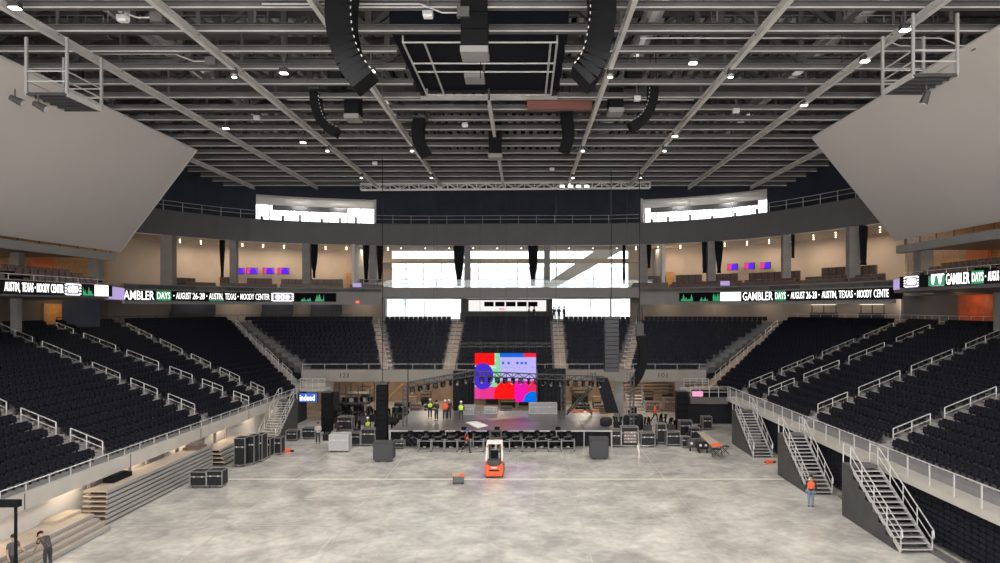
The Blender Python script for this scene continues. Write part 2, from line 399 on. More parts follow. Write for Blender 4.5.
rail_on([(-19.5, 87.3), (15.5, 87.3)], 13.45, 1.0, 'thin glass and steel balustrade in front of the tall bright windows', rails=(1.0, 0.5), r=0.025, panes=True)
def column(px, w, z0, z1, label, dpt=None, path=None, pw=None):
    p = at_px(offset(FP, 0.5) if path is None else path, px)
    wd = w * p[1] / F
    o = MB().box((p[0], p[1], (z0 + z1) / 2), (wd, wd * 0.8, z1 - z0)).build('column', M_col, None, 0.03)
    return tag(o, label, 'column', 'suite level columns')
for px, w, lab in ((168.5, 12, 'thickest grey square column of the upper left suites, nearest the white panel'), (234, 7, 'grey column between curtain and row of three small screens, upper left'), (307, 8, 'grey column right of the three small left screens'),
                   (373, 6.5, 'grey column flanked by two black curtains at the left end of the bright windows'), (467.5, 6, 'slim grey column splitting left and middle bright windows'), (547, 6, 'slim grey column splitting middle and right bright windows'),
                   (643, 8, 'grey column at the right end of the bright windows beside one curtain'), (711, 8, 'grey column flanked by two black curtains in the right suites'), (786, 8, 'grey column right of the three small right screens'), (853, 11, 'thickest grey square column of the upper right suites')):
    column(px, w, 13.4, 18.7, lab)
def curtain(px, wt, wb, yb, label, dy=0.3):
    p = at_px(offset(FP, dy), px); Y = p[1]; k = Y / F
    zt = 18.65; zb = HC + (VY - yb) * k
    n = 14; rows = [(1, wt), (0.75, wt * 0.95), (0.45, wt * 0.75), (0.2, wb * 1.2), (0.08, wb), (0, wb * 1.3)]
    m = MB(); vs = []
    for t, w in rows:
        z = zb + (zt - zb) * t
        for i in range(n + 1):
            u = i / n - 0.5
            vs.append((p[0] + u * w * k, p[1] + 0.10 * math.sin(i * 2.6), z))
    back = [(v[0], v[1] + 0.12, v[2]) for v in vs]; N = n + 1; L = len(vs)
    fs = [(j * N + i, j * N + i + 1, (j + 1) * N + i + 1, (j + 1) * N + i) for j in range(len(rows) - 1) for i in range(n)]
    m.add(vs + back, fs + [tuple(L + a for a in reversed(f)) for f in fs] + [(j * N, (j + 1) * N, L + (j + 1) * N, L + j * N) for j in range(len(rows) - 1)] + [(j * N + n, L + j * N + n, L + (j + 1) * N + n, (j + 1) * N + n) for j in range(len(rows) - 1)])
    o = m.build('curtain', M_blackcloth); tag(o, label, 'curtain', 'tied black curtains of the suite level')
for px, wt, wb, yb, lab in ((222, 5.5, 2.2, 277, 'narrow black gathered curtain left of the three small left screens'), (314, 8, 2.2, 278, 'black gathered curtain right of the column beside the left screens'),
        (366, 6.5, 3, 282, 'black gathered curtain left of the column by the bright windows'), (380, 7, 3, 282, 'black gathered curtain right of the column by the left end of bright windows'),
        (459, 11, 4, 286, 'black gathered curtain hanging before the left bright window'), (533, 10, 4, 286, 'black gathered curtain hanging before the middle bright window'),
        (624, 3, 2.5, 284, 'thin black curtain at the right edge of the right bright window'), (649, 4.5, 2, 268, 'black curtain right of the column ending the bright windows'),
        (705, 6, 4, 273, 'black gathered curtain left of a column in the right suites'), (719, 8, 3, 273, 'black gathered curtain right of a column beside the right screens'),
        (793, 3, 2, 258, 'short thin black curtain beside a column in the right suites'), (863.5, 8, 4.5, 265, 'black gathered curtain beside the thick right column')):
    curtain(px, wt, wb, yb, lab)
# escalator soffit behind the right window
esc = MB().poly([P(541, 287, 94), P(556, 287, 94), P(628, 247, 94), P(600, 247, 94)], (0, 1.4, 0))
tag(esc.build('escalator', M_white), 'white sloping underside of an escalator seen behind the right bright window', 'escalator')
esg = MB().poly([P(541, 285, 93.9), P(546, 285, 93.9), P(598, 249, 93.9), P(593, 249, 93.9)], (0, 0.1, 0))
# outside building, pale, beyond the glass
ob = thing('office_building', 'pale building with rows of windows outside beyond the bright glass', 'building', (-4, 150, 0))
MB().bb(-34, 20, 150, 165, 0, 19).build('wall', mat('pale_stone', (0.92, 0.92, 0.92), 0.8), ob)
MB().bb(-34.3, 20.3, 149.7, 165, 19, 19.5).build('roof', M_white, ob)
for i in range(9):
    for z in (11, 15.2): MB().bb(-31 + i * 5.4, -28.4 + i * 5.4, 149.9, 150.05, z, z + 2.2).build('window', mat('blue_glass', (0.55, 0.62, 0.70), 0.5), ob)
struct(MB().bb(-150, 150, 112.5, 260, -0.4, -0.1).build('trim_90', mat('pale_ground', (0.6, 0.6, 0.58), 0.9)))
# concession kiosk in the centre
kz = 9.4
kk = thing('concession_kiosk', 'dark concession kiosk with a lit menu strip between the two lower bright openings', 'kiosk', (-2.5, 92, kz))
MB().bb(-8.2, 3.5, 92.4, 95.5, kz, 12.2).build('wall', M_steel_dk, kk)
MB().bb(-8.2, 3.5, 91.2, 91.6, kz, 10.45).build('counter', M_steel_dk, kk)
MB().bb(-7.2, 2.7, 92.25, 92.4, 10.6, 12.0).build('lit_back_panel', emat('kiosk_glow', (1, 0.97, 0.92), 0.9), kk)
for i in range(5): MB().bb(-5.2 + i * 1.4, -4.0 + i * 1.4, 92.1, 92.25, 11.2, 11.8).build('menu_board', M_screen_off, kk)
MB().bb(-3.3, -2.6, 92.0, 92.1, 10.7, 11.0).build('sign', E_pink, kk)
# suite benches (brown)
def bench(px0, px1, ytop, d, label):
    path = offset(FP, d); a, b = at_px(path, px0), at_px(path, px1)
    if a is None or b is None: return
    z = 13.3; zt = HC + (VY - ytop) * a[1] / F
    t = thing('banquette', label, 'bench', (a[0], a[1], z), 'brown banquettes of the suite level')
    dr = (Vector(b) - Vector(a)).normalized(); nn = Vector((-dr.y, dr.x))
    if nn.dot(Vector(a) - Vector((CX, 45))) < 0: nn = -nn
    A = Vector((a[0], a[1], 0)); B = Vector((b[0], b[1], 0)); n3 = Vector((nn.x, nn.y, 0))
    MB().bar(A + Vector((0, 0, (z + zt) / 2)), B + Vector((0, 0, (z + zt) / 2)), 0.22, zt - z).build('backrest', M_brown, t, 0.04)
    MB().bar(A - n3 * 0.45 + Vector((0, 0, z + 0.25)), B - n3 * 0.45 + Vector((0, 0, z + 0.25)), 0.7, 0.5).build('seat', M_brown, t, 0.05)
    s = MB(); L = (B - A).length; k = max(2, int(L / 0.75))
    for i in range(1, k): q = A.lerp(B, i / k) - n3 * 0.12; s.bar(q + Vector((0, 0, z + 0.5)), q + Vector((0, 0, zt)), 0.03, 0.03)
    s.build('seam', M_black, t)
for (a, b, y, d, lab) in ((162, 195, 277, 2.2, 'brown banquette beside the thickest left column'), (182, 212, 284, 0.2, 'low brown banquette left of the narrow left curtain'), (220, 236, 277, 2.2, 'short brown banquette below the narrow left curtain'),
        (247, 272, 278, 2.2, 'brown banquette below the small left screens'), (220, 275, 285, 0.1, 'long brown banquette in the front row below the left screens'), (281, 303, 279, 2.2, 'brown banquette left of the column near the left screens'), (280, 342, 286, 0.1, 'long front banquette below the column and curtain at left'),
        (311, 343, 279, 2.2, 'brown banquette right of the column near the left screens'), (351, 378, 279, 2.2, 'brown banquette below the curtain pair at left'), (350, 390, 286, 0.1, 'front brown banquette ending at the bright windows on the left'),
        (648, 666, 276, 2.2, 'short brown banquette right of the bright windows'), (633, 668, 283, 0.1, 'front brown banquette starting at the bright windows on the right'), (676, 702, 275, 2.2, 'brown banquette left of the curtain pair on the right'), (672, 742, 282, 0.1, 'long front banquette below the curtain pair on the right'),
        (716, 738, 274, 2.2, 'brown banquette below the right screens, left one'), (749, 782, 273, 2.2, 'brown banquette below the right screens, right one'), (745, 795, 280, 0.1, 'front brown banquette below the right screens'), (790, 800, 271, 2.2, 'very short brown banquette right of the right screens'),
        (822, 845, 268, 2.4, 'brown banquette left of the thick right column'), (806, 850, 277, 0.2, 'long front banquette left of the thick right column'), (857, 877, 266, 2.4, 'brown banquette below the curtain by the thick right column'), (856, 885, 275, 0.2, 'front banquette right of the thick right column')):
    bench(a, b, y, d, lab)
# small screens on the suite walls
def screen_mat(name, seed, s=1.0):
    m = bpy.data.materials.new(name); m.use_nodes = True; nt = m.node_tree; b = nt.nodes['Principled BSDF']
    tc = nt.nodes.new('ShaderNodeTexCoord'); n = nt.nodes.new('ShaderNodeTexNoise'); n.inputs['Scale'].default_value = 0.9; n.inputs['Detail'].default_value = 0
    mp = nt.nodes.new('ShaderNodeMapping'); mp.inputs['Location'].default_value = (seed, seed * 2, 0)
    r = nt.nodes.new('ShaderNodeValToRGB'); e = r.color_ramp.elements
    e[0].position = 0.40; e[0].color = (0.10, 0.03, 0.85, 1); e[1].position = 0.62; e[1].color = (0.9, 0.05, 0.12, 1); x = e.new(0.51); x.color = (0.7, 0.06, 0.6, 1)
    nt.links.new(tc.outputs['Object'], mp.inputs[0]); nt.links.new(mp.outputs[0], n.inputs[0]); nt.links.new(n.outputs['Fac'], r.inputs[0]); nt.links.new(r.outputs[0], b.inputs['Emission Color'])
    b.inputs['Specular IOR Level'].default_value = 0; b.inputs['Emission Strength'].default_value = s; b.inputs['Base Color'].default_value = (0, 0, 0, 1); return m
M_tv = screen_mat('tv_picture', 3.1)
for px, y, lab in ((239, 271, 'leftmost small screen in the left suites, half behind a column'), (252, 271, 'second small purple screen in the left suites'), (268.5, 271, 'third small purple screen in the left suites'), (283.5, 271, 'rightmost small purple screen in the left suites'),
        (732.5, 267, 'leftmost of three small purple screens in the right suites'), (749.5, 266, 'middle of three small purple screens in the right suites'), (765.5, 265.5, 'rightmost of three small purple screens in the right suites')):
    p = at_px(offset(FP, 6.3), px); k = p[1] / F; z = HC + (VY - y) * k; q = at_px(offset(FP, 6.3), px + 2)
    ang = math.atan2(q[1] - p[1], q[0] - p[0]); n = Vector((math.sin(ang), -math.cos(ang), 0))
    t = thing('wall_screen', lab, 'screen', (p[0], p[1], z - 0.4), 'small screens in the suites')
    MB().box((p[0], p[1], z), (11 * k, 0.12, 6.5 * k), ang).build('casing', M_black, t)
    MB().box(Vector((p[0], p[1], z)) + n * 0.08, (10.4 * k, 0.03, 5.8 * k), ang).build('display', M_tv, t)
# doors on suite walls
for i, (px, y0, y1, w) in enumerate(((351.5, 269, 286, 9), (669, 268, 283, 10))):
    p = at_px(offset(FP, 6.7), px); k = p[1] / F; q = at_px(offset(FP, 6.7), px + 2); ang = math.atan2(q[1] - p[1], q[0] - p[0])
    t = bpy.data.objects.new('door_%d' % (i + 1), None); COL.objects.link(t); t['kind'] = 'structure'; t.location = (p[0], p[1], 13.3); t['_w'] = tuple(t.location)
    MB().box((p[0], p[1], 14.45), (w * k, 0.1, 2.3), ang).build('door_leaf', M_wood, t); MB().box((p[0] + 0.3, p[1] - 0.1, 14.35), (0.05, 0.1, 0.3), ang).build('door_handle', M_galv, t)
# downlights in suite ceilings
dl = MB(); cnt = 0
def lamp_thing(loc, r, label, cat='ceiling light', group='small downlights of the suites', e=None):
    t = thing('downlight', label, cat, loc, group)
    MB().lathe(loc, [(r * 1.25, 0), (r * 1.25, 0.06)], 8).build('trim_ring', M_white, t)
    MB().lathe((loc[0], loc[1], loc[2] - 0.02), [(r, -0.02), (r, 0.02)], 8).build('lens', e or E_warm, t)
k = 0
for side, a, b, nn in (('left', 180, 388, 11), ('right', 636, 880, 12)):
    for i in range(nn):
        px = a + (b - a) * i / (nn - 1)
        for j, d in enumerate((1.6, 3.4, 5.4)):
            p = at_px(offset(FP, d), px)
            if p is None: continue
            lamp_thing((p[0], p[1], 18.5), 0.085, 'tiny round ceiling downlight, %s from the left in the %s row of the %s suites' % (ORD[i + 1], ('front', 'middle', 'rear')[j], side))
for i in range(12):
    lamp_thing((-18.5 + i * 3, 90.5, 18.5), 0.08, 'tiny ceiling downlight above the bright windows, %s from the left' % ORD[i + 1], e=E_lamp)
# ================================================================= RIBBON BOARDS
def ribbon(name, path, z0, z1, label, items, body=M_screen_off):
    t = thing(name, label, 'led board', (path[0][0], path[0][1], z0))
    MB().ring(offset(path, -0.28), offset(path, -0.02), z0, z1).build('board', body, t)
    face = offset(path, -0.28); h = z1 - z0
    for it in items:
        kind, a, b = it[0], it[1], it[2]
        pa, pb = at_px(face, a), at_px(face, b)
        if pa is None or pb is None: continue
        d = (pb - pa).normalized(); n = Vector((d.y, -d.x))
        if n.dot(Vector((CX, 45)) - pa) < 0: n = -n
        if kind == 't': text_obj('lettering', it[3], E_white, t, pa, pb, z0 + h * it[4], z0 + h * it[5], n, 0.004)
        elif kind == 'g':
            MB().bar((pa[0] + n.x * .02, pa[1] + n.y * .02, z0 + h / 2), (pb[0] + n.x * .02, pb[1] + n.y * .02, z0 + h / 2), 0.02, h * 0.96).build('graphic', it[3], t)
        elif kind == 'x':          # jagged green landscape graphic
            k = 9; pts = [(0, 0)] + [(i / k, it[4][i % len(it[4])]) for i in range(k + 1)] + [(1, 0)]
            P3 = [Vector((pa.x + (pb.x - pa.x) * u + n.x * .02, pa.y + (pb.y - pa.y) * u + n.y * .02, z0 + h * (0.03 + w * 0.9))) for u, w in pts]
            MB().poly(P3, (n.x * .02, n.y * .02, 0)).build('graphic', it[3], t)
        elif kind == 'b':          # boxed emblem: white notched frame with lavender centre
            m = MB(); L = (pb - pa).length
            def q(u, w, o=.02): return Vector((pa.x + (pb.x - pa.x) * u + n.x * o, pa.y + (pb.y - pa.y) * u + n.y * o, z0 + h * w))
            m.bar(q(.08, .93), q(.92, .93), 0.02, h * .09); m.bar(q(.08, .07), q(.92, .07), 0.02, h * .09)
            for u in (.06, .94):
                for w in (.15, .38, .62, .85): m.bar(q(u - .05, w), q(u + .05, w), 0.02, h * .13)
            for u, w, s in ((.3, .68, .12), (.5, .72, .14), (.7, .68, .12), (.3, .34, .12), (.7, .34, .12), (.5, .3, .14), (.22, .5, .1), (.78, .5, .1), (.42, .52, .1), (.58, .52, .1)): m.bar(q(u - s / 2, w), q(u + s / 2, w), 0.02, h * .17)
            m.build('emblem', E_white, t)
            MB().bar(q(.16, .5, .005), q(.84, .5, .005), 0.01, h * .7).build('graphic', E_lav, t)
    return t
LT, HT = 0.17, 0.86
rl = cut(RP, 113, 336); rr = cut(RP, 680, 903)
ribbon('ribbon_board', rl, 11.75, 12.75, 'long led ribbon board with white event lettering below the upper left suites',
       [('t', 123.5, 154, 'AMBLER', .06, .95), ('g', 156, 171, E_green), ('t', 157, 170, 'DAYS', LT, HT), ('t', 173, 174.3, '.', .45, .6), ('t', 176, 191, 'AUGUST', LT, HT), ('t', 192.5, 204.5, '26-28', LT, HT), ('t', 206.2, 207.2, '.', .45, .6),
        ('t', 209, 223, 'AUSTIN,', .08, HT), ('t', 225, 236, 'TEXAS', LT, HT), ('t', 237.5, 238.5, '.', .45, .6), ('t', 240.5, 254, 'MOODY', LT, HT), ('t', 255.5, 269.5, 'CENTER', LT, HT), ('b', 271, 294),
        ('x', 209, 224, E_green, [.1, .25, .1]), ('x', 301, 311, E_green, [.1, .35, .2, .5, .1]), ('x', 315, 324, E_green, [.15, .3, .9, .4, .95, .8, .3])])
ribbon('ribbon_board', rr, 11.75, 12.75, 'long led ribbon board with white event lettering below the upper right suites',
       [('x', 681, 693, E_green, [.3, .2, .9, .2, .5, .15]), ('x', 700, 708, E_green, [.1, .3, .5, .2]), ('x', 713, 720, E_green, [.6, .95, .5, .9, .3]), ('g', 720.5, 741, E_white), ('t', 743, 773, 'GAMBLER', .06, .95), ('g', 775, 786, E_green), ('t', 775.5, 786, 'DAYS', LT, HT),
        ('t', 788, 789, '.', .45, .6), ('t', 791, 805, 'AUGUST', LT, HT), ('t', 806.5, 817, '26-28', LT, HT), ('t', 818.8, 819.8, '.', .45, .6), ('t', 822, 837, 'AUSTIN,', .08, HT), ('t', 839, 853, 'TEXAS', LT, HT), ('t', 854.8, 855.8, '.', .45, .6), ('t', 857.5, 872, 'MOODY', LT, HT), ('t', 874, 889, 'CENTE', LT, HT)])
# near side balconies
NL = [Vector((-30, 20)), Vector((-30, 52.0))]; NLc = [Vector((-30, 52.0)), Vector((-32.2, 58.0))]
NR = [Vector((27.0, 20)), Vector((27.0, 51.5))]; NRc = [Vector((27.0, 51.5)), Vector((28.6, 56.0))]
pathL = [Vector((-30, 20)), Vector((-30, 36)), Vector((-30, 52))]
pathR = [Vector((27, 51.5)), Vector((27, 36)), Vector((27, 20))]
ribbon('ribbon_board', pathL, 11.82, 12.62, 'led ribbon board with white lettering on the near left balcony, at the picture edge',
       [('t', 4, 19.5, 'AUSTIN,', .08, HT), ('t', 21.5, 33, 'TEXAS', LT, HT), ('t', 34.3, 35.2, '.', .45, .6), ('t', 36.5, 49, 'MOODY', LT, HT), ('t', 50.5, 63, 'CENTER', LT, HT), ('b', 64.5, 81), ('x', 82.5, 93, E_green, [.8, .3, .5, .15, .1]), ('g', 94.5, 108, E_white)])
ribbon('ribbon_board', pathR, 12.42, 13.22, 'led ribbon board with white lettering on the near right balcony, at the picture edge',
       [('b', 904, 919), ('x', 929, 945, E_green, [.95, .9, .15, .1]), ('g', 931.5, 944.5, E_white), ('t', 946.5, 970, 'GAMBLER', .06, .95), ('g', 972, 984, E_green), ('t', 972.5, 984, 'DAYS', LT, HT), ('t', 985.5, 986.5, '.', .45, .6), ('t', 988.5, 999.5, 'AUGUS', LT, HT)])
for pts, z0, z1, lab in ((NLc, 11.6, 12.62, 'lavender lit end panel of the near left balcony'), (NRc, 12.35, 13.22, 'lavender lit end panel of the near right balcony')):
    t = thing('led_end_panel', lab, 'led board', (pts[0][0], pts[0][1], z0))
    MB().ring(pts, offset(pts, 0.25), z0, z1).build('board', M_fascia2, t); MB().ring(offset(pts, -0.03), pts, z0 + .05, z1 - .05).build('display', E_lav, t)
# near balconies slabs, seats, back walls, upper fascias
for s, X, Xf, zb, zf, Yend, Xw, nm in ((-1, -30, -34, 11.7, 14.9, 60, -44.0, 'left'), (1, 27, 30, 12.2, 15.4, 58.4, 39.5, 'right')):
    trim(MB().bb(X, Xw, 18, 52.0, zb, zb + 0.25), M_fascia)
    trim(MB().bb(X + s * 2.4, Xw, 52, 57.5, zb, zb + 0.25), M_fascia); trim(MB().bb(X + s * 10, Xw, 57.5, 74, zb, zb + 0.25), M_fascia)
    trim(MB().bb(X + s * 0.02, X + s * 0.4, 18, 52, zb, zb + 1.0), M_fascia2)
    trim(MB().bb(Xf, Xf + s * 0.5, 16, Yend, zf, zf + 0.62), M_fascia2)
    trim(MB().bb(Xf + s * 0.4, Xw, 16, Yend, zf + 0.3, zf + 0.5), M_fascia)
    g = MB()
    rail_on([(Xf + s * 0.3, 18), (Xf + s * 0.3, Yend)], zf + 0.62, 0.6, 'low dark railing on the thin grey band under the big white %s panel' % nm, rails=(1.0,), mt=M_steel_dk)
    rail_on([(X + s * 0.2, 18), (X + s * 0.2, 52)], zb + 1.0, 0.32, 'thin steel rail above the near %s ribbon board' % nm, rails=(1.0,), r=0.02)
    # oak back wall: real slats
    w = MB().bb(Xw - s * 0.0, Xw + s * 0.2, 18, 76, zb + 0.2, zf + 3.0)
    struct(MB().bb(Xw - s * 0.1, Xw + s * 0.2, 18, 76, 9.4, zb).build('wall_under_balcony_' + nm, mat('taupe_wall', (.20, .17, .15), .8)))
    for j in range(12): w.bb(Xw - s * 0.08, Xw, 18, 76, zb + 0.5 + j * 0.28, zb + 0.62 + j * 0.28)
    struct(w.build('wall_oak_' + nm, M_wood))
    seatrow = []
    for r_ in range(5):
        z = zb + 0.25 + r_ * 0.30; x = X + s * (1.2 + r_ * 1.0)
        o = MB().bb(x - 0.5, x + 0.5, 18, 51.9 + (4.5 if r_ > 1 else 0), zb + 0.2, z).build('balcony_riser', M_concdk); tag(o, '%s concrete seating step of the near %s balcony' % (ORD[r_ + 1], nm), 'step', 'balcony seating steps')
    # armchairs
    def armchair():
        t = thing('lounge_seat', 'dark brown lounge seat', 'seat', (0, 0, 0))
        MB().box((0, 0.25, 0.55), (0.55, 0.14, 0.6)).build('backrest', M_brown, t, 0.04)
        MB().box((0, -0.05, 0.38), (0.52, 0.5, 0.15)).build('seat_pad', M_brown, t, 0.03)
        MB().box((0.3, 0, 0.45), (0.07, 0.5, 0.3)).box((-0.3, 0, 0.45), (0.07, 0.5, 0.3)).build('armrest', M_black, t)
        MB().box((0, 0, 0.15), (0.3, 0.3, 0.32)).build('pedestal', M_black, t)
        return t
    pro = armchair(); first = True
    for r_ in range(5):
        z = zb + 0.25 + r_ * 0.30; x = X + s * (1.25 + r_ * 1.0)
        i = 0
        for y in [38 + 0.75 * q for q in range(26)]:
            if abs(y - 46.2) < 0.8 or (s < 0 and VX + F * x / y > 100) or (s > 0 and VX + F * x / y < 922) or y > 56.5 or VX + F * x / y < -5 or VX + F * x / y > 1005: continue
            i += 1
            lab = 'dark brown lounge seat, %s from near end in the %s row of the %s balcony' % (ORD[i], ORD[r_ + 1], nm)
            if first: pro.location = (x, y, z); pro.rotation_euler = (0, 0, -s * PI / 2); pro['label'] = lab; pro['group'] = 'lounge seats of the near %s balcony' % nm; first = False
            else: dup(pro, (x, y, z), -s * PI / 2, lab)
# end walls and columns beside the near balconies

for x, y, z0, z1, w, lab in ((-37, 52.5, 9.3, 11.7, .5, 'dark column under the near left balcony'), (-38, 64.0, 11.9, 15.2, 0.9, 'dark column at the far end of the near left balcony'), (-38.6, 54.9, 12, 15.2, 0.7, 'dark column on the near left balcony at the picture edge'),
        (34, 61.6, 12.2, 16.0, 1.1, 'grey column at the far end of the near right balcony'), (33.5, 50.5, 9.4, 12.1, 0.9, 'dark column under the near right balcony'), (-37.6, 61.2, 9.4, 11.7, 2.0, 'broad black pier under the near left balcony')):
    tag(MB().bb(x - w / 2, x + w / 2, y - w / 2, y + w / 2, z0, z1).build('column', M_col if 'black' not in lab else M_navy), lab, 'column')
o = MB(); MB().bb(36.5, 39, 49, 49.3, 9.4, 12)
tag(MB().bb(39.1, 39.35, 60.3, 65.2, 9.4, 12.15).build('warm_panel', mat('orange_red_wall', (0.55, 0.10, 0.03), 0.6, 0, 0.4, 0.8)), 'orange red lit wall panel under the near right balcony', 'wall panel')
tag(MB().bb(-43.9, -43.7, 65.6, 69, 9.5, 11.4).build('warm_panel', M_wood), 'orange panel standing in for a warm lit opening under the near left balcony', 'wall panel')  # panel colour stands in for the warm light of an opening
tag(MB().bb(-43.9, -43.7, 64.0, 67.2, 12.3, 15.6).build('warm_panel', mat('orange_panel2', (0.75, 0.2, 0.06), 0.6)), 'flat orange panel on the oak wall of the left balcony', 'wall panel')
tag(MB().bb(39.1, 39.35, 61.0, 64.0, 12.5, 16.5).build('warm_panel', mat('orange_panel2', (0.75, 0.2, 0.06), 0.6)), 'flat orange panel on the oak wall of the right balcony', 'wall panel')
# big white fabric panels
def panel(nm, top, bot, Y0, Yt, Yb):
    t = thing('fabric_panel', 'huge pale fabric panel hanging slanted over the %s upper seats' % nm, 'panel', (bot[0], Yb, bot[1]))
    a = Vector((top[0], Y0, top[1])); b = Vector((top[0], Yt, top[1])); c = Vector((bot[0], Yb, bot[1])); d = Vector((bot[0], Y0, bot[1]))
    n = (b - a).cross(d - a).normalized()
    MB().poly([a, b, c, d], n * 0.06).build('fabric', M_fabric, t)
    MB().path([a, b, c], 0.06, 6).build('edge_tube', M_steel_lt, t)
    s = MB()
    for y in (30, 42):
        s.tube(Vector((top[0], y, top[1])) - n * 0.0, Vector((bot[0], y + 3, bot[1])), 0.035, 5)
panel('left', (-25.0, 23.0), (-34.0, 15.7), 8, 55, 60.6)
panel('right', (20.2, 23.0), (30.0, 16.5), 8, 50.8, 58.5)

# ================================================================= BOWL
ZT = 9.3
SECT = []     # (B0,T0,B1,T1,z0,n,name)
AISLES = [('left stand', 'L0', (-22.4, 27), (-38.2, 27), 2.8, 19), ('left stand', 'L1', (-22.4, 39.1), (-38.2, 39.1), 2.8, 19), ('left stand', 'L2', (-22.4, 51.7), (-38.3, 52), 2.8, 19), ('left stand', 'L3', (-22.4, 59.4), (-38.6, 58.5), 2.8, 19),
          ('left stand', 'L4', (-22.4, 64), (-38.6, 68), 2.8, 19), ('left corner', 'L5', (-22.2, 71.4), (-33.5, 82.5), 3.1, 17),
          ('far stand', 'E1', (-13.7, 72.3), (-16.9, 83), 4.6, 12), ('far stand', 'E2', (-7.7, 72.3), (-7.7, 83), 4.6, 12), ('far stand', 'E3', (3.6, 72.3), (3.7, 83), 4.6, 12), ('far stand', 'E4', (9.9, 72.3), (12.9, 83), 4.6, 12),
          ('right corner', 'R5', (18.0, 71.8), (28.5, 80), 3.1, 17), ('right stand', 'R4', (18.7, 66), (35.6, 67.5), 2.8, 19), ('right stand', 'R3', (18.7, 60.7), (34.8, 60), 2.8, 19), ('right stand', 'R2', (18.7, 50.4), (34.6, 50.4), 2.8, 19), ('right stand', 'R1', (18.7, 40.1), (34.6, 40.1), 2.8, 19), ('right stand', 'R0', (18.7, 29), (34.6, 29), 2.8, 19)]
A = {a[1]: a for a in AISLES}
secs = [('L0', 'L1', 'nearest left block'), ('L1', 'L2', 'second left block'), ('L2', 'L3', 'third left block'), ('L3', 'L4', 'fourth left block'), ('L4', 'L5', 'left corner block'),
        ('L5', 'E1', 'far block left of the stage'), ('E1', 'E2', 'narrow far block left of the screen'), ('E2', 'E3', 'middle far block behind the screen'), ('E3', 'E4', 'narrow far block right of the screen'), ('E4', 'R5', 'far block right of the stage'),
        ('R5', 'R4', 'right corner block'), ('R4', 'R3', 'fourth right block'), ('R3', 'R2', 'third right block'), ('R2', 'R1', 'second right block'), ('R1', 'R0', 'nearest right block'), ('L00', 'L0', 'left block by the camera'), ('R0', 'R00', 'right block by the camera')]
A['L00'] = ('left stand', 'L00', (-22.4, 18), (-38.2, 18), 2.8, 19); A['R00'] = ('right stand', 'R00', (18.7, 18), (34.6, 18), 2.8, 19)
seats = []
for a, b, nm in secs:
    aa, bb_ = A[a], A[b]
    B0, T0, B1, T1 = Vector(aa[2]), Vector(aa[3]), Vector(bb_[2]), Vector(bb_[3])
    end = 'E' in (a[0] + b[0])
    z0, n = (4.6, 12) if end else (2.8, 19)
    if a == 'L5': B0 = Vector((-21.8, 72.3)); T0 = Vector((-33.0, 82.8))
    if b == 'R5': B1 = Vector((17.7, 72.3)); T1 = Vector((28.1, 80.3))
    m = MB()
    for r_ in range(n):
        t0, t1 = r_ / n, (r_ + 1) / n
        p0, q0, p1, q1 = B0.lerp(T0, t0), B1.lerp(T1, t0), B0.lerp(T0, t1), B1.lerp(T1, t1)
        z = z0 + (ZT - z0) * r_ / (n - 1); zl = max(z0 - 0.3, z - 0.6)
        m.add([(p0.x, p0.y, zl), (q0.x, q0.y, zl), (q1.x, q1.y, zl), (p1.x, p1.y, zl), (p0.x, p0.y, z), (q0.x, q0.y, z), (q1.x, q1.y, z), (p1.x, p1.y, z)],
              [(3, 2, 1, 0), (4, 5, 6, 7), (0, 1, 5, 4), (2, 3, 7, 6), (1, 2, 6, 5), (3, 0, 4, 7)])
        if 'by the camera' in nm: continue
        c0 = p0.lerp(p1, 0.62); c1 = q0.lerp(q1, 0.62); d = c1 - c0; L = d.length
        if r_ == 0 and 'right' in nm and not end: continue            # walkway
        e = 0.62; k = int((L - 2 * e) / 0.54)
        if k < 1: continue
        u = d / L; nrm = Vector((u.y, -u.x))
        if nrm.dot(Vector((CX, 45)) - c0) < 0: nrm = -nrm
        rz = math.atan2(nrm.y, nrm.x) + PI / 2
        st = (L - k * 0.54) / 2 + 0.27
        for i in range(k):
            p = c0 + u * (st + 0.54 * i); seats.append((p.x, p.y, z, rz, nm, r_ + (1 if end else 0), i + 1))
    tag(m.build('seating_terrace', mat('terrace_grey', (0.20, 0.195, 0.195), 0.8, 0, 0.12, 1.2) if not end else M_concdk), 'stepped concrete terrace under the %s' % (nm + (' of seats')), 'stand', 'seating terraces')
# front faces of the far stand and walls
def sb(p, y, z): return p
band = MB(); pts = [(-22.2, 72), (18.0, 72)]
band.bb(-22.2, 18.0, 71.7, 72.35, 3.7, 4.85)
bw = struct(band.build('trim_70', mat('far_band', (0.25, 0.225, 0.20), 0.7, 0, 0.1, 0.6)))
for px, s in ((344.5, '123'), (592, '102'), (663, '101')):
    p = P(px, 374, 71.65); text_obj('lettering', s, M_steel_dk, bw, (p.x - 0.45, 71.68), (p.x + 0.45, 71.68), 4.1, 4.55, (0, -1), 0.01, 0.0)
rail_on([(-22.2, 72.1), (18.0, 72.1)], 4.85, 0.55, 'thin top rail along the far concrete band behind the stage', rails=(1.0,), r=0.025)
# left concrete band wall & walkway
trim(MB().bb(-22.6, -22.2, 16, 71.9, 2.05, 2.78), M_conc)
trim(MB().bb(-23.6, -22.4, 16, 71.9, 2.3, 2.55), M_conc)
struct(MB().bb(-23.4, -23.0, 16, 72, 0, 2.5).build('wall_lower_left', M_white))
jt = MB()
for y in (32, 40.6, 49.4, 58, 65): jt.bb(-22.19, -22.17, y, y + 0.03, 2.05, 2.78)
trim(jt, M_steel_dk)
rail_on([(-22.4, 18), (-22.4, 70)], 2.78, 0.38, 'long silver rail on top of the left concrete band', rails=(1.0,), mt=M_galv, r=0.028, step=1.6)
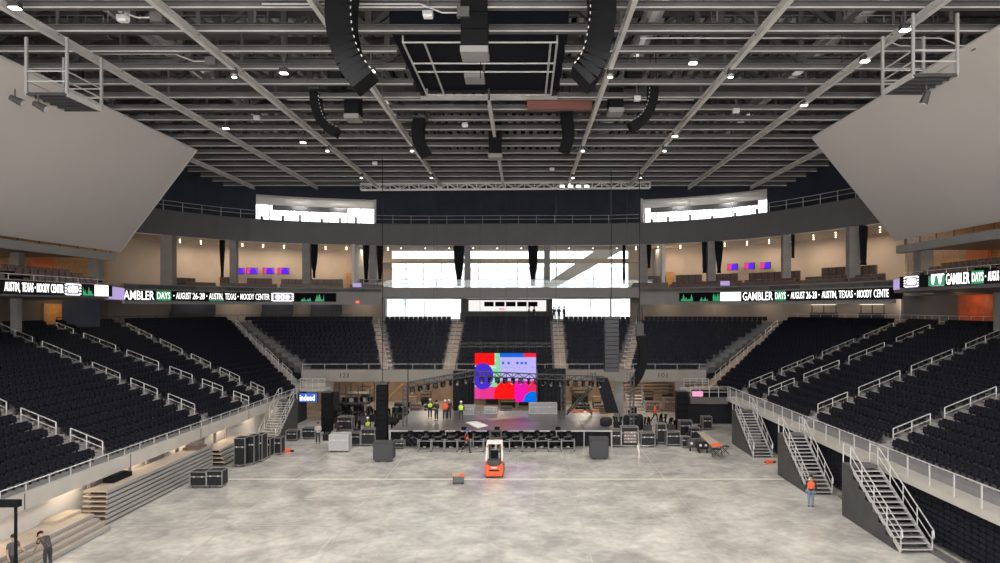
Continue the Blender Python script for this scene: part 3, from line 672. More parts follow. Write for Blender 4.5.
# right walkway slab
trim(MB().bb(18.5, 20.0, 16, 66.5, 2.5, 2.82), M_conc)
rail_on([(18.6, 18), (18.6, 66)], 2.82, 1.0, 'long silver guard rail along the right walkway edge', rails=(1.0,), mt=M_galv, r=0.035, step=1.9)
g = MB()
struct(MB().bb(20.6, 20.9, 16, 66, 0, 2.5).build('wall_lower_right', M_concdk))
struct(MB().bb(18.2, 18.6, 16, 42, 0, 0.12).build('baseboard_right', M_concdk))

# ---- seats
def add_seat(m, T, full):
    def tb(c, d, rx=0.0, mi=0):
        Mx = T.to_3x3() @ Matrix.Rotation(rx, 3, 'X'); m.box(T @ Vector(c), d, 0, mi, Mx)
    tb((0, 0.16, 0.52), (0.50, 0.06, 0.42), -0.22); tb((0, 0.0, 0.46), (0.46, 0.07, 0.32), -0.15); tb((0, 0.08, 0.16), (0.06, 0.2, 0.32), 0, 1)
def seat_proto():
    t = thing('arena_seat', 'dark seat', 'seat', (0, 0, 0))
    prof = [(-.25, 0), (-.25, .32), (-.22, .39), (-.15, .42), (.15, .42), (.22, .39), (.25, .32), (.25, 0)]
    b = MB(); Rm = Matrix.Translation((0, 0.10, 0.36)) @ Matrix.Rotation(-0.22, 4, 'X')
    b.poly([Rm @ Vector((x, 0, z)) for x, z in prof], Rm.to_3x3() @ Vector((0, 0.07, 0))); b.build('backrest', M_seat, t, 0.012)
    p = MB(); Rm2 = Matrix.Translation((0, -0.07, 0.32)) @ Matrix.Rotation(-0.15, 4, 'X')
    prof2 = [(-.22, 0), (-.22, .30), (-.15, .37), (.15, .37), (.22, .30), (.22, 0)]
    p.poly([Rm2 @ Vector((x, 0, z)) for x, z in prof2], Rm2.to_3x3() @ Vector((0, 0.09, 0))); p.build('seat_pan', M_seat, t, 0.012)
    for q in (.258, -.258): MB().box((q, 0.02, 0.50), (0.04, 0.32, 0.04)).build('armrest', M_seatp, t)
    MB().box((0.255, 0.1, 0.26), (0.04, 0.09, 0.52)).box((-0.255, 0.1, 0.26), (0.04, 0.09, 0.52)).box((0, 0.1, 0.32), (0.5, 0.05, 0.05)).build('bracket', M_seatp, t)
    return t
vis = []
for s in seats:
    px = VX + F * s[0] / s[1]; py = VY + F * (HC - s[2] - 0.5) / s[1]
    s_in = 4 < px < 996 and 4 < py < 559
    vis.append((0 if s_in else 1, s[0] ** 2 * 0 + s[1], s))
vis.sort(key=lambda q: (q[0], q[1]))
near = [q[2] for q in vis[:298]]; rest = [q[2] for q in vis[298:] if -60 < VX + F * q[2][0] / q[2][1] < 1060]
sp = seat_proto()
numw = ['zero', 'one', 'two', 'three', 'four', 'five', 'six', 'seven', 'eight', 'nine', 'ten', 'eleven', 'twelve', 'thirteen', 'fourteen', 'fifteen', 'sixteen', 'seventeen', 'eighteen', 'nineteen', 'twenty', 'twenty-one', 'twenty-two', 'twenty-three', 'twenty-four', 'twenty-five', 'twenty-six', 'twenty-seven', 'twenty-eight', 'twenty-nine', 'thirty']
for i, s in enumerate(near):
    lab = 'black folded seat, number %s from its %s end, row %s of %s' % (numw[s[6]], 'near' if s[4].endswith('left block') else 'far', numw[s[5]], s[4])
    if i == 0: sp.location = s[:3]; sp.rotation_euler = (0, 0, s[3]); sp['label'] = lab; sp['group'] = 'folded seats of the stands'
    else: dup(sp, s[:3], s[3], lab)
m = MB()
for s in rest: add_seat(m, Matrix.Translation(s[:3]) @ Matrix.Rotation(s[3], 4, 'Z'), False)
tag(m.build('arena_seat', [M_seat, M_seatp]), 'all the further dark folded seats filling the lower stands round the arena', 'seats', 'folded seats of the stands', 'stuff')

# ---- aisles and handrails
rank = {}
def handrail(p, q, label, grp='silver aisle handrails', h=0.95, posts=3, r=0.03):
    p, q = Vector(p), Vector(q); t = thing('handrail', label, 'handrail', p, grp)
    up = Vector((0, 0, 1))
    MB().tube(p + up * h, q + up * h, r, 6).build('rail', M_galv, t); MB().tube(p + up * h * 0.55, q + up * h * 0.55, r * 0.85, 6).build('rail', M_galv, t)
    for k in range(posts): c = p.lerp(q, k / (posts - 1)); MB().tube(c, c + up * h, r, 6).build('post', M_galv, t)
    return t
AN = {'L1': 'nearest left aisle', 'L2': 'second left aisle', 'L3': 'third left aisle', 'L4': 'fourth left aisle', 'L5': 'left corner aisle', 'E1': 'far left aisle', 'E2': 'far aisle left of screen', 'E3': 'far aisle right of screen', 'E4': 'far right aisle', 'R5': 'right corner aisle', 'R4': 'fourth right aisle', 'R3': 'third right aisle', 'R2': 'second right aisle', 'R1': 'nearest right aisle', 'L0': 'left aisle at the picture edge', 'R0': 'right aisle at the picture edge'}
for key, nm in AN.items():
    st, _, b, tt, z0, n = A[key]
    B, T = Vector(b), Vector(tt); d = (T - B); L = d.length; u = d / L; w = Vector((-u.y, u.x))
    m = MB(); k = 2 * n
    for i in range(k):
        c = B + u * (L * (i + 0.5) / k); z = z0 + (ZT - z0) * (i / (k - 1)) + 0.02
        if i < 2 and key[0] in 'LR' and key[1] != '5': continue
        m.box((c.x, c.y, z - 0.3), (L / k + 0.01, 1.15, 0.64), math.atan2(u.y, u.x))
    tag(m.build('aisle_stairs', M_step if key[0] == 'E' or key == 'R5' else mat('aisle_grey', (0.30, 0.28, 0.265), 0.8, 0, 0.1, 1.2)), 'concrete steps of the %s' % nm, 'stairs', 'aisle steps of the stands')
    segs = {'L1': [(.03, .14), (.19, .31), (.36, .48), (.53, .68), (.73, .9)], 'L2': [(.08, .20), (.25, .37), (.42, .545), (.60, .775), (.82, .98)], 'L3': [(.02, .095), (.15, .25), (.30, .41), (.465, .62), (.675, .83), (.88, .96)], 'L4': [(.05, .13), (.2, .32), (.38, .5), (.56, .7), (.76, .92)]}.get(key, [(.11, .24), (.29, .47), (.52, .70), (.76, .93)]) if key[0] != 'E' else [(0.05, 0.45), (0.55, 0.95)]
    for j, (a, c) in enumerate(segs):
        def pt(f):
            q = B + u * (L * f); return Vector((q.x, q.y, z0 + (ZT - z0) * f + 0.02))
        handrail(pt(a), pt(c), 'silver handrail on the %s, %s up from the bottom' % (nm, ORD[j + 1]), h=0.76 if key[0] != 'E' else 0.7, r=0.032 if key[0] != 'E' else 0.02)

# concourse edge rail at right and left top
rail_on([(34.9, 22), (34.9, 60), (35.9, 67.5), (29.5, 79.5)], 9.4, 0.95, 'pale rail with posts along the concourse above the right stand', rails=(1.0, 0.5), mt=M_steel_lt, r=0.03, step=1.5)
rail_on([(-38.9, 60), (-38.9, 68), (-34.2, 81.8), (-20, 83.4)], 9.4, 0.8, 'dark rail along the concourse above the left corner seats', rails=(1.0,), mt=M_steel_dk)
# dark openings and lights in the concourse wall
k = 0
for a, b, y0, lab in ((172, 215, 0, 'dark wide bar opening in the far left concourse wall'), (262, 293, 0, 'dark bar opening below the left ribbon board emblem'), (311, 342, 0, 'dark bar opening nearest the lower left bright window'), (690, 720, 0, 'grey panel in the far right concourse wall')):
    path = offset(FP, 6.0); pa, pb = at_px(path, a), at_px(path, b)
    if 'grey panel' in lab: continue
    t = thing('bar_opening', lab, 'bar', (pa.x, pa.y, 9.4))
    A3 = Vector((pa.x, pa.y, 0)); B3 = Vector((pb.x, pb.y, 0))
    MB().bar(A3 + Vector((0, 0, 11)), B3 + Vector((0, 0, 11)), 0.3, 1.6).build('dark_infill', M_navy, t); MB().bar(A3 + Vector((0, -.4, 9.95)), B3 + Vector((0, -.4, 9.95)), 0.6, 1.1).build('counter', M_steel_dk, t)  # solid navy slab stands in for the dark inside of the opening
# people silhouettes etc later
for i, (a, b) in enumerate(((812, 836), (861, 884))):
    path = offset(FP, 5.0); pa, pb = at_px(path, a), at_px(path, b); A3 = Vector((pa.x, pa.y, 9.4)); B3 = Vector((pb.x, pb.y, 9.4)); up = Vector((0, 0, 1))
    t = thing('concourse_bar', 'dark concourse bar with bright top strip above the right stand, %s one' % ('left', 'right')[i], 'bar', tuple(A3), None)
    MB().bar(A3 + up * .55, B3 + up * .55, .7, 1.1).build('counter', M_steel_dk, t); MB().bar(A3 + up * 2.1, B3 + up * 2.1, .5, .12).build('canopy', M_white, t); MB().bar(A3 + up * 1.95, B3 + up * 1.95, .3, .05).build('lamp', emat('bar_strip', (1, .9, .75), 1.5), t)
    for q in (A3, B3, A3.lerp(B3, .5)): MB().bar(q + up * 1.1, q + up * 2.1, .08, .08).build('post', M_steel_dk, t)
# exit signs
for px, y, e, lab, Y in ((357.5, 302, E_red, 'tiny red light on the grey wall left of the lower bright window', 84), (86, 270 + 23, E_red, 'small red glow', 60)):
    if Y == 60: continue
    p = P(px, y, Y + 1); tag(MB().box(p, (0.35, 0.2, 0.25)).build('exit_light', e), lab, 'sign')
for px, y, s, lab in ((725, 287, 'lav', 'small lavender sign on the right suite ledge'), (357, 293, 'lav', 'small lavender sign on the left suite ledge')):
    p = at_px(offset(FP, -1.2), px); z = 13.55; tag(MB().box((p.x, p.y, z + 0.2), (1.0, 0.12, 0.5)).build('small_sign', E_lav), lab, 'sign')

# ================================================================= ROOF STEEL
M_truss = mat('truss_grey', (.055, .053, .052), .6, 0, .2, 1)
LX = [-27.0, -20.7, -14.5, -8.3, -2.1, 4.25, 10.25, 16.3, 22.5]
for i, x in enumerate(LX):
    o = MB().ibeam((x, 6 if i != 4 else 42.3, 23.0), (x, 72, 23.0), 0.21, 0.30, 0.05).build('roof_beam', M_steel_lt)
    tag(o, 'pale lengthwise roof grid beam, %s from the left' % ORD[i + 1], 'beam', 'lengthwise roof grid beams')
ys = [24.4 + 2.5 * k for k in range(20)]
for i, y in enumerate(ys):
    for a, b, w_ in (((-30, -6.1, ', left piece beside the black centre box'), (1.9, 26, ', right piece beside the black centre box')) if 32.5 < y < 42.5 else ((-30, 26, ''),)):
        o = MB(); o.ibeam((a, y, 23.32), (b, y, 23.32), 0.30, 0.27, 0.04)
        o.bar((a, y - 0.16, 23.18), (b, y - 0.16, 23.18), 0.05, 0.05, 1)
        tag(o.build('cross_beam', [M_steel, M_steel_lt]), 'crosswise roof beam, %s from the camera%s' % (ORD[i + 1], w_), 'beam', 'crosswise roof beams')
sec = 0
for i in range(12):
    y = 43.2 + 2.5 * i; sec += 1
    o = MB(); o.ibeam((-14.4, y + 0.5, 23.7), (10.2, y + 0.5, 23.7), 0.16, 0.2, 0.03)
    tag(o.build('rigging_channel', M_steel if i % 3 else M_steel_lt), 'slim crosswise rigging channel over the stage half, %s from the camera' % ORD[i + 1], 'beam', 'slim rigging channels')
for i in range(9):
    y = 27 + 5 * i
    t = thing('roof_truss', 'deep dark roof truss above the grid, %s from the camera' % ORD[i + 1], 'truss', (-2, y, 25), 'deep roof trusses')
    MB().ibeam((-38, y, 25.3), (34, y, 25.3), 0.4, 0.45, 0.05).build('bottom_chord', M_truss, t)
    MB().ibeam((-38, y, 30.2), (34, y, 30.2), 0.4, 0.45, 0.05).build('top_chord', M_truss, t)
    v = MB(); dg = MB(); xs = [-38 + 6 * q for q in range(13)]
    for q, x in enumerate(xs):
        v.bar((x, y, 25.3), (x, y, 30.2), 0.32, 0.32)
        if q < 12:
            if q % 2: dg.bar((x, y, 25.3), (x + 6, y, 30.2), 0.26, 0.26)
            else: dg.bar((x, y, 30.2), (x + 6, y, 25.3), 0.26, 0.26)
    v.v and dg.add(v.v, v.f); dg.build('web', M_truss, t)
    h = MB()
    for x in LX: h.bar((x, y, 23.1), (x, y, 25.2), 0.12, 0.12)
    h.build('hanger', M_truss, t)
# long girders between trusses and pale ducts
for i, x in enumerate((-23.5, -11.4, 7.5, 19.5)):
    tag(MB().tube((x, 22, 28.2), (x, 70, 28.2), 0.55, 12).build('air_duct', M_galv), 'long round silver air duct under the roof, %s from the left' % ORD[i + 1], 'duct', 'round silver air ducts')
for i, (x, L) in enumerate(((-26, 5), (-17.5, 6), (13.5, 6), (20.5, 5), (0.5, 5))):
    for j in range(4):
        y = 28 + j * 10.5
        o = MB().bar((x - L / 2, y + 2.2, 26.3), (x + L / 2, y + 2.2, 26.3), 0.9, 0.08)
        for q in range(6): o.bar((x - L / 2 + q * L / 5, y + 1.75, 26.3), (x - L / 2 + q * L / 5, y + 1.75, 27.3), 0.05, 0.05)
        for q in (0, 1): o.bar((x - L / 2 + q * L, y + 2.2, 26.3), (x - L / 2 + q * L, y + 2.2, 30.9), 0.06, 0.06)
        o.bar((x - L / 2, y + 1.75, 27.3), (x + L / 2, y + 1.75, 27.3), 0.05, 0.05)
        tag(o.build('catwalk', M_steel), 'short grey roof catwalk, row %s from camera, %s from left' % (numw[j + 1], ORD[(0, 1, 3, 4, 2)[i] + 1]), 'catwalk', 'roof catwalks')
# conduits running along the cross beams with junction boxes
for i, (px0, px1, y) in enumerate(((20, 115, 9), (262, 420, 4), (96, 175, 54), (787, 880, 38), (640, 940, 38))):
    Y = 12.3 * F / (VY - y); a = P(px0, y, Y); b = P(px1, y, Y)
    t = thing('conduit', ('pale conduit and junction box on a crosswise roof beam at upper ' + ('far left', 'centre left', 'left', 'right', 'far right')[i]), 'conduit', a)
    MB().path([a, b, b + Vector((0.9, 0, -0.35)), b + Vector((1.6, 0, -0.35))], 0.035, 5).build('pipe', M_galv, t)
    MB().box(b + Vector((1.75, 0, -0.35)), (0.5, 0.3, 0.4)).build('junction_box', M_steel, t)
# reddish beam
a = P(527, 105, 43.5); b = P(592, 105, 43.5)
tag(MB().ibeam(a, b, 0.3, 0.5, 0.05).build('hoist_beam', M_rust), 'reddish brown hoist beam in the roof right of centre', 'beam')

# floodlights and other fixtures
def flood(p, label, lit=True, w=0.5):
    t = thing('flood_light', label, 'floodlight', p, 'roof floodlights')
    p = Vector(p)
    hs = MB().box(p + Vector((0, 0, 0.16)), (w, w * 0.8, 0.22)).build('housing', M_galv if not lit else M_steel_dk, t, 0.03)
    MB().box(p + Vector((0, 0, 0.03)), (w * 0.85, w * 0.65, 0.05)).build('lens', E_lamp if lit else M_white, hs)
    MB().bar(p + Vector((0, 0, 0.27)), p + Vector((0, 0, 0.9)), 0.06, 0.06).build('bracket', M_steel, t)
for i, (px, py, lit, lab) in enumerate(((284, 74, 1, 'lit floodlight in the roof left of the big left line array'), (371, 72, 1, 'lit floodlight beside the big left line array'), (693, 64, 1, 'lit floodlight right of the big right line array'), (905, 31, 1, 'lit floodlight above the right hanging platform'), (865, 62, 1, 'lit floodlight left of the right hanging platform'),
        (226, 129, 1, 'small lit floodlight above the left white panel tip'), (303, 143, 1, 'small lit floodlight low in the roof at left'), (675, 137, 1, 'small lit floodlight low in the roof at right'), (804, 106, 1, 'lit floodlight above the right white panel edge'), (15, 9, 1, 'bright floodlight in the top left corner'),
        (428, 18, 0, 'white unlit square fixture left of the black centre speakers'), (257, 120, 0, 'white unlit fixture left of the small curved array'), (465, 127, 0, 'white unlit fixture low in the centre of the roof'), (637, 101, 0, 'white unlit fixture between the small right speakers'), (552, 171, 0, 'white unlit fixture just above the lighting truss'), (123, 22, 0, 'dark grey square fixture at upper left'), (736, 113, 0, 'white unlit fixture in the roof far right of centre'), (375, 165, 0, 'white unlit fixture above the left end of the truss'))):
    h = 11.75; Y = h * F / (VY - py); flood(P(px, py, Y), lab, bool(lit), 0.42 if py < 90 else 0.4)

# ---- hanging platforms
M_grey_mid = mat('grey_mid', (.33, .32, .31), .6)
def platform(nm, x0, x1, y0, y1, z, s):
    t = thing('hanging_platform', 'small railed steel platform hung from the roof above the %s white panel' % nm, 'platform', ((x0 + x1) / 2, (y0 + y1) / 2, z))
    d = MB().bb(x0, x1, y0, y1, z, z + 0.06)
    for i in range(6): d.bb(x0, x1, y0 + (y1 - y0) * i / 5 - .03, y0 + (y1 - y0) * i / 5 + .03, z - 0.08, z)
    d.build('deck', M_steel_dk, t)
    MB().bar((x0, y0, z), (x0, y1, z), 0.1, 0.22).bar((x1, y0, z), (x1, y1, z), 0.1, 0.22).build('side_beam', M_steel_lt, t)
    for x, y in ((x0, y0), (x1, y0), (x0, y1), (x1, y1)): MB().bar((x, y, z), (x, y, 23.0), 0.11, 0.11).build('post', M_grey_mid, t)
    for h in (0.55, 1.0): MB().path([(x0, y0, z + h), (x0, y1, z + h), (x1, y1, z + h), (x1, y0, z + h), (x0, y0, z + h)], 0.03, 5).build('rail', M_steel_lt, t)
    return t
platform('left', -22.1, -20.3, 32, 34.6, 20.5, -1); platform('right', 15.8, 17.6, 29.4, 31.9, 20.5, 1)
def spot(p, label, d=(0.3, 0.2, -0.5)):
    t = thing('spotlight', label, 'spotlight', p, None); p = Vector(p); d = Vector(d).normalized()
    MB().bar(p + Vector((0, 0, 0.45)), p, 0.05, 0.05).build('yoke', M_steel, t)
    MB().tube(p - d * 0.2, p + d * 0.35, 0.12, 10, 0, 0.17).build('lamp_body', M_steel_dk, t); MB().tube(p + d * 0.35, p + d * 0.37, 0.15, 10).build('lens', M_galv, t)
spot((-21.9, 31.0, 19.95), 'dark spotlight under the left hanging platform, left one', (0.6, 0.1, -.3)); spot((-20.9, 31.0, 19.7), 'dark spotlight under the left hanging platform, right one', (0.6, 0.1, -.3)); spot((16.9, 30.4, 19.95), 'single dark spotlight under the right hanging platform', (-.2, .2, -.8))

# ---- line arrays
def array(name, pts, w, th, label, dots=1, ydir=1.3, top=None):
    """cabinets strung along a curve; pts in plan x/z at depth Y"""
    Y = pts[0][1]; t = thing(name, label, 'line array', pts[0], None)
    n = len(pts) - 1
    for i in range(n):
        a, b = Vector(pts[i]), Vector(pts[i + 1]); c = (a + b) / 2; d = (b - a); L = d.length; d.normalize()
        ang = math.atan2(d.x, -d.z)
        Mx = Matrix.Rotation(-ang, 3, 'Y')
        MB().box(c, (w, ydir, L * 1.12), 0, 0, Mx).build('cabinet', M_black, t, 0.02)
        if dots: q = c + Mx @ Vector((dots * (w / 2 + 0.01), -ydir / 2, 0)); MB().box(q, (0.04, 0.03, L * 0.3), 0, 0, Mx).build('rigging_pin', M_steel_lt, t)
    a = Vector(pts[0]); MB().box(a + Vector((0, 0, 0.1)), (w * 1.2, ydir, 0.12)).build('top_frame', M_steel_dk, t)
    for s in (-0.4, 0.4): MB().tube(a + Vector((s * w, 0, 0.1)), a + Vector((s * w * .6, 0, 2.4)), 0.03, 5).build('chain', M_black, t)
    return t
def curve(pl, n, Y):
    pts = smooth_path([Vector((p[0], p[1])) for p in pl], 12); L = [0]
    for a, b in zip(pts, pts[1:]): L.append(L[-1] + (b - a).length)
    out = []
    for i in range(n + 1):
        d = L[-1] * i / n; k = max(j for j in range(len(L)) if L[j] <= d + 1e-9); k = min(k, len(pts) - 2)
        p = pts[k].lerp(pts[k + 1], (d - L[k]) / (L[k + 1] - L[k])); out.append(P(p.x, p.y, Y))
    return out
array('line_array', curve([(344, -14), (341.5, 15), (344, 40), (350, 60), (358, 74), (366, 84)], 13, 28.5), 1.0, 1.3, 'biggest black curved line array, left of the black centre frame', 1)
array('line_array', curve([(600, -14), (602, 15), (599, 40), (594, 60), (587, 73), (580, 80)], 13, 28.5), 1.0, 1.3, 'biggest black curved line array, right of the black centre frame', -1)
array('line_array', curve([(316, 92), (316.5, 104), (320, 117), (327, 127), (338, 133)], 12, 42), 0.52, 0.6, 'small black j-shaped line array hanging at left', 1, 0.9)
array('line_array', curve([(653, 84), (652.5, 98), (649, 111), (642, 121), (630, 128)], 12, 41), 0.52, 0.6, 'small black j-shaped line array hanging at right', -1, 0.9)
array('line_array', curve([(420, 120), (418, 132), (420, 144), (426, 155)], 7, 46), 0.75, 0.9, 'short dark line array left of centre, low in the roof', 0, 0.9)
array('line_array', curve([(566, 114), (568, 128), (568, 140), (564, 152)], 7, 46), 0.75, 0.9, 'short dark line array right of centre, low in the roof', 0, 0.9)
def subs(px, y0, y1, w, Y, label, base=True, n=3):
    t = thing('hanging_subwoofers', label, 'speaker', P(px, y1, Y), None); k = Y / F
    z1 = HC + (VY - y0) * k; z0 = HC + (VY - y1) * k; x = (px - VX) * k
    for i in range(n):
        a = z0 + (z1 - z0) * i / n; b = z0 + (z1 - z0) * (i + 1) / n
        MB().bb(x - w * k / 2, x + w * k / 2, Y, Y + 1.2, a + 0.02, b).build('cabinet', M_black, t, 0.02)
    if base: MB().bb(x - w * k / 2 - .02, x + w * k / 2 + .02, Y - 0.02, Y + 1.2, z0 - 0.28, z0 - 0.02).build('base_plate', M_fascia2, t)
    for s in (-.35, .35): MB().tube((x + s * w * k, Y + 0.6, z1), (x, Y + 0.6, 24.6 if z1 < 24.3 else z1 + 1.5), 0.03, 5).build('chain', M_steel, t)
subs(474, -5, 45, 27, 29.2, 'wide black speaker stack with pale base, top centre of the roof'); subs(474, 62, 72, 19, 38, 'smaller dark speaker with pale base below the centre stack', n=1)
subs(334.5, 71, 89, 15, 41, 'square black speaker above the small left array', False, 2); subs(351, 91, 113, 14, 42, 'black speaker with pale base beside the small left array', n=2)
subs(634.5, 64, 83, 15, 41, 'square black speaker above the small right array', False, 2); subs(616.5, 87, 107, 14, 42, 'black speaker with pale base beside the small right array', n=2)
subs(495, 118, 153, 13, 50, 'narrow black speaker stack low in the roof centre', True, 3)
for nm, a, b, y, Y in (('left', 310, 353, 90.5, 41.5), ('right', 612, 655, 84, 41.5)):
    tag(MB().bar(P(a, y, Y), P(b, y, Y), 0.14, 0.16).build('spreader_bar', M_black), 'black spreader bar carrying the small %s array' % nm, 'bar')
# small dark spot over right truss
# ---- lifted centre frame with black box above
t = thing('scoreboard_lift_frame', 'black lifted centre box with bright rail frame in the roof', 'frame', (CX, 38, 23.4))
MB().bb(-6.2, 2.0, 33.0, 42.6, 23.75, 25.2).build('box', mat('deep_black_blue', (0.003, 0.004, 0.009), 0.7, 0, 0, 4, 0, 0.15), t)
sk = MB()
for a, b in (((-6, 33.4), (1.8, 33.4)), ((-6, 42.3), (1.8, 42.3))): sk.bar((a[0], a[1], 24.0), (b[0], b[1], 24.0), 0.1, 0.7)
sk.build('skirt', M_blackcloth, t)
for x in (-5.7, -4.7, 1.2, 1.5): MB().tube((x, 33.7, 23.4), (x, 42, 23.4), 0.055, 6).build('rail', M_galv, t)
for y in (33.7, 36.6, 37.9, 42): MB().tube((-5.7, y, 23.4), (1.5, y, 23.4), 0.045, 6).build('crossbar', M_galv, t)
for x in (-5.7, 1.5):
    for y in (33.7, 42): MB().tube((x, y, 23.4), (x, y, 24.2), 0.05, 6).build('post', M_galv, t)
MB().tube((CX, 34, 24.2), (CX, 34, 21.8), 0.02, 5).build('cable', M_black, t)
# ---- trusses
def truss(name, p, q, h, n, label, m=M_alu, r=0.035, cat='truss', wd=None, parts=None):
    p, q = Vector(p), Vector(q); d = (q - p).normalized(); up = Vector((0, 0, 1)); s = d.cross(up).normalized() * ((wd or h) / 2)
    if abs(d.z) > 0.9: up = Vector((0, 1, 0)); s = Vector((h / 2, 0, 0))
    t = thing(name, label, cat, p, None)
    cs = [up * (h / 2) * a + s * b for a in (-1, 1) for b in (-1, 1)]
    for c in cs: MB().tube(p + c, q + c, r, 6).build('chord', m, t)
    w = MB()
    for i in range(n + 1):
        a = p.lerp(q, i / n)
        for j, k in ((0, 1), (1, 3), (3, 2), (2, 0)): w.tube(a + cs[j], a + cs[k], r * 0.6, 4)
        if i < n:
            b = p.lerp(q, (i + 1) / n)
            for j, k in ((0, 2), (1, 3), (0, 1), (2, 3)):
                if i % 2: j, k = k, j
                w.tube(a + cs[j], b + cs[k], r * 0.6, 4)
    w.build('lacing', m, t); return t
truss('lighting_truss', P(361, 187, 70), P(650, 185, 70), 0.6, 30, 'long straight silver truss hanging across the end of the roof', mat('truss_pale', (.8, .79, .77), .5), 0.05)
for i, px in enumerate((562, 570, 578, 586)):
    p = P(px, 184.5, 70) - Vector((0, 0.5, 0.3)); t = thing('work_light', 'bright work light on the long silver truss, %s from the left' % ORD[i + 1], 'light', p, 'work lights on the truss')
    MB().box(p, (0.5, 0.3, 0.3)).build('housing', M_black, t); MB().box(p - Vector((0, 0.16, 0)), (0.42, 0.03, 0.22)).build('lens', E_lamp, t)
for i, (px, y0, y1, Y) in enumerate(((389, 187, 250, 69.5), (402, 187, 250, 69.3), (437, 187, 300, 69), (480, 187, 352, 68.5), (506, 190, 352, 68), (527, 187, 345, 68), (556, 187, 352, 68.2), (610, 60, 318, 62), (627, 135, 380, 62.5), (639, 187, 336, 61.5), (408, 340, 415, 60), (434, 187, 372, 61))):
    a, b = P(px, y0, Y), P(px, y1, Y)
    if a.z > 25: a.z = 25
    tag(MB().tube(a, b, 0.014 if i != 10 else 0.04, 5).build('rigging_cable', M_steel_dk if i != 10 else M_black), 'thin vertical rigging cable, %s from the left' % ORD[sorted((389, 402, 437, 480, 506, 527, 556, 610, 627, 639, 408, 434)).index(px) + 1], 'cable', 'rigging cables')

# ================================================================= STAIRS
def stair(x0, x1, yb, yf, zt, label, mirror=False, n=15, pm=M_steel_dk):
    t = thing('floor_stairs', label, 'stairs', ((x0 + x1) / 2, yf, 0), 'steel stairs down to the floor')
    yl = yb - 0.9; run = (yl - yf) / n; rise = zt / (n + 1)
    MB().bb(x0, x1, yl, yb, zt - 0.12, zt).build('landing', M_concdk, t)
    for i in range(n):
        z = rise * (i + 1); y = yf + run * i
        MB().bb(x0 + .03, x1 - .03, y, y + run + 0.06, z - 0.05, z - 0.012).bb(x0 + .03, x1 - .03, y - 0.01, y + 0.05, z - 0.05, z, 1).build('step', [M_concdk, M_galv], t)
    xs = x1 if mirror else x0; e = 0.04 if not mirror else -0.04
    pts = [(xs, yf + 0.2, 0.02), (xs, yb, 0.02), (xs, yb, zt - 0.02), (xs, yl, zt - 0.02)]
    for i in range(n - 1, 0, -2): y = yf + run * i; z = rise * i; pts += [(xs, y, z + 0.10), (xs, y, max(0.05, z - rise * 2) + 0.10)]
    MB().poly(pts, (-e, 0, 0)).build('side_panel', pm, t)
    MB().bb(min(x0, x1) + .05, max(x0, x1) - .05, yb - 0.05, yb, 0.02, zt - 0.12).build('back_panel', pm, t)
    for k, x in enumerate((x0 + 0.02, x1 - 0.02)):
        MB().bar((x, yf, 0.1), (x, yl, zt - 0.05), 0.04, 0.22).build('stringer', M_galv, t)
        h = 1.0
        MB().path([(x, yf - 0.15, 0.75), (x, yf - 0.1, h + rise * 0.3), (x, yl, zt + h), (x, yb, zt + h)], 0.032, 6).build('handrail', M_galv, t)
        MB().path([(x, yf, 0.6), (x, yl, zt + 0.55), (x, yb, zt + 0.55)], 0.025, 6).build('mid_rail', M_galv, t)
        MB().path([(x, yf - 0.15, 0.75), (x, yf, 0.6)], 0.028, 6).build('rail_end', M_galv, t)
        for q in range(5):
            y = yf + (yl - yf) * q / 4; z = zt * q / 4; MB().tube((x, y, z + 0.05), (x, y, z + h), 0.028, 6).build('post', M_galv, t)
        MB().tube((x, yb - .03, zt), (x, yb - .03, zt + h), 0.03, 6).build('post', M_galv, t)
    return t
stair(16.85, 18.3, 38.3, 32.4, 2.82, 'steel stairs with silver rails nearest the camera on the right')
stair(16.7, 18.1, 47.6, 42.5, 2.82, 'steel stairs behind the orange vested worker, middle of three at right')
stair(16.8, 18.2, 58.5, 53.1, 2.82, 'farthest of the three steel stairs at right, beside the dark tunnel')
stair(-21.9, -20.5, 65.0, 59.5, 2.82, 'pale metal stairs at left behind the tall black cases', True)
# ---- folded seat banks under the right walkway
def bank(y0, y1, label):
    t = thing('folded_seat_bank', label, 'seating', (19, (y0 + y1) / 2, 0), 'retracted seat banks')
    fr = MB()
    for r_ in range(9): fr.bb(18.95, 19.3, y0, y1, 0.25 + r_ * 0.25, 0.29 + r_ * 0.25)
    fr.bb(19.25, 19.35, y0, y1, 0.1, 2.5); fr.build('frame', M_black, t)
    lst = []
    for r_ in range(9):
        for i in range(int((y1 - y0) / 0.5)):
            lst.append((y0 + 0.25 + i * 0.5, 0.30 + r_ * 0.25))
    lst.sort(key=lambda q: (0 if VX + F * 18.9 / q[0] < 998 and VY + F * (11 - q[1]) / q[0] < 560 else 1, q[0]))
    base = None; stuff = MB()
    for i, (y, z) in enumerate(lst):
        if i < 98:
            if base is None:
                Mx = Matrix.Rotation(0.35, 3, 'Y'); mm = MB().box((18.92, 0, 0.1), (0.14, 0.45, 0.2), 0, 0, Mx).box((18.86, 0, 0.02), (0.05, 0.42, 0.05), 0)
                base = mm.build('seat', M_seat, t, 0.015); base.location = Vector((0, y, z)) ; base['o'] = 0
                me = base.data
                base.location = (0, y, z)
            else:
                c = base.copy(); COL.objects.link(c); c.parent = t; c.location = (0, y, z)
        else: stuff.box((18.92, y, z + 0.1), (0.14, 0.45, 0.2), 0, 0, Matrix.Rotation(0.35, 3, 'Y'))
    if stuff.v: o = stuff.build('seats', M_seat, t); o['kind'] = 'stuff'
bank(26, 38.5, 'folded black seats under the right walkway, nearest the camera'); bank(39, 47.5, 'folded black seats under the right walkway between the two nearer stairs'); bank(48.2, 58.0, 'folded black seats under the right walkway beside the farthest stairs')
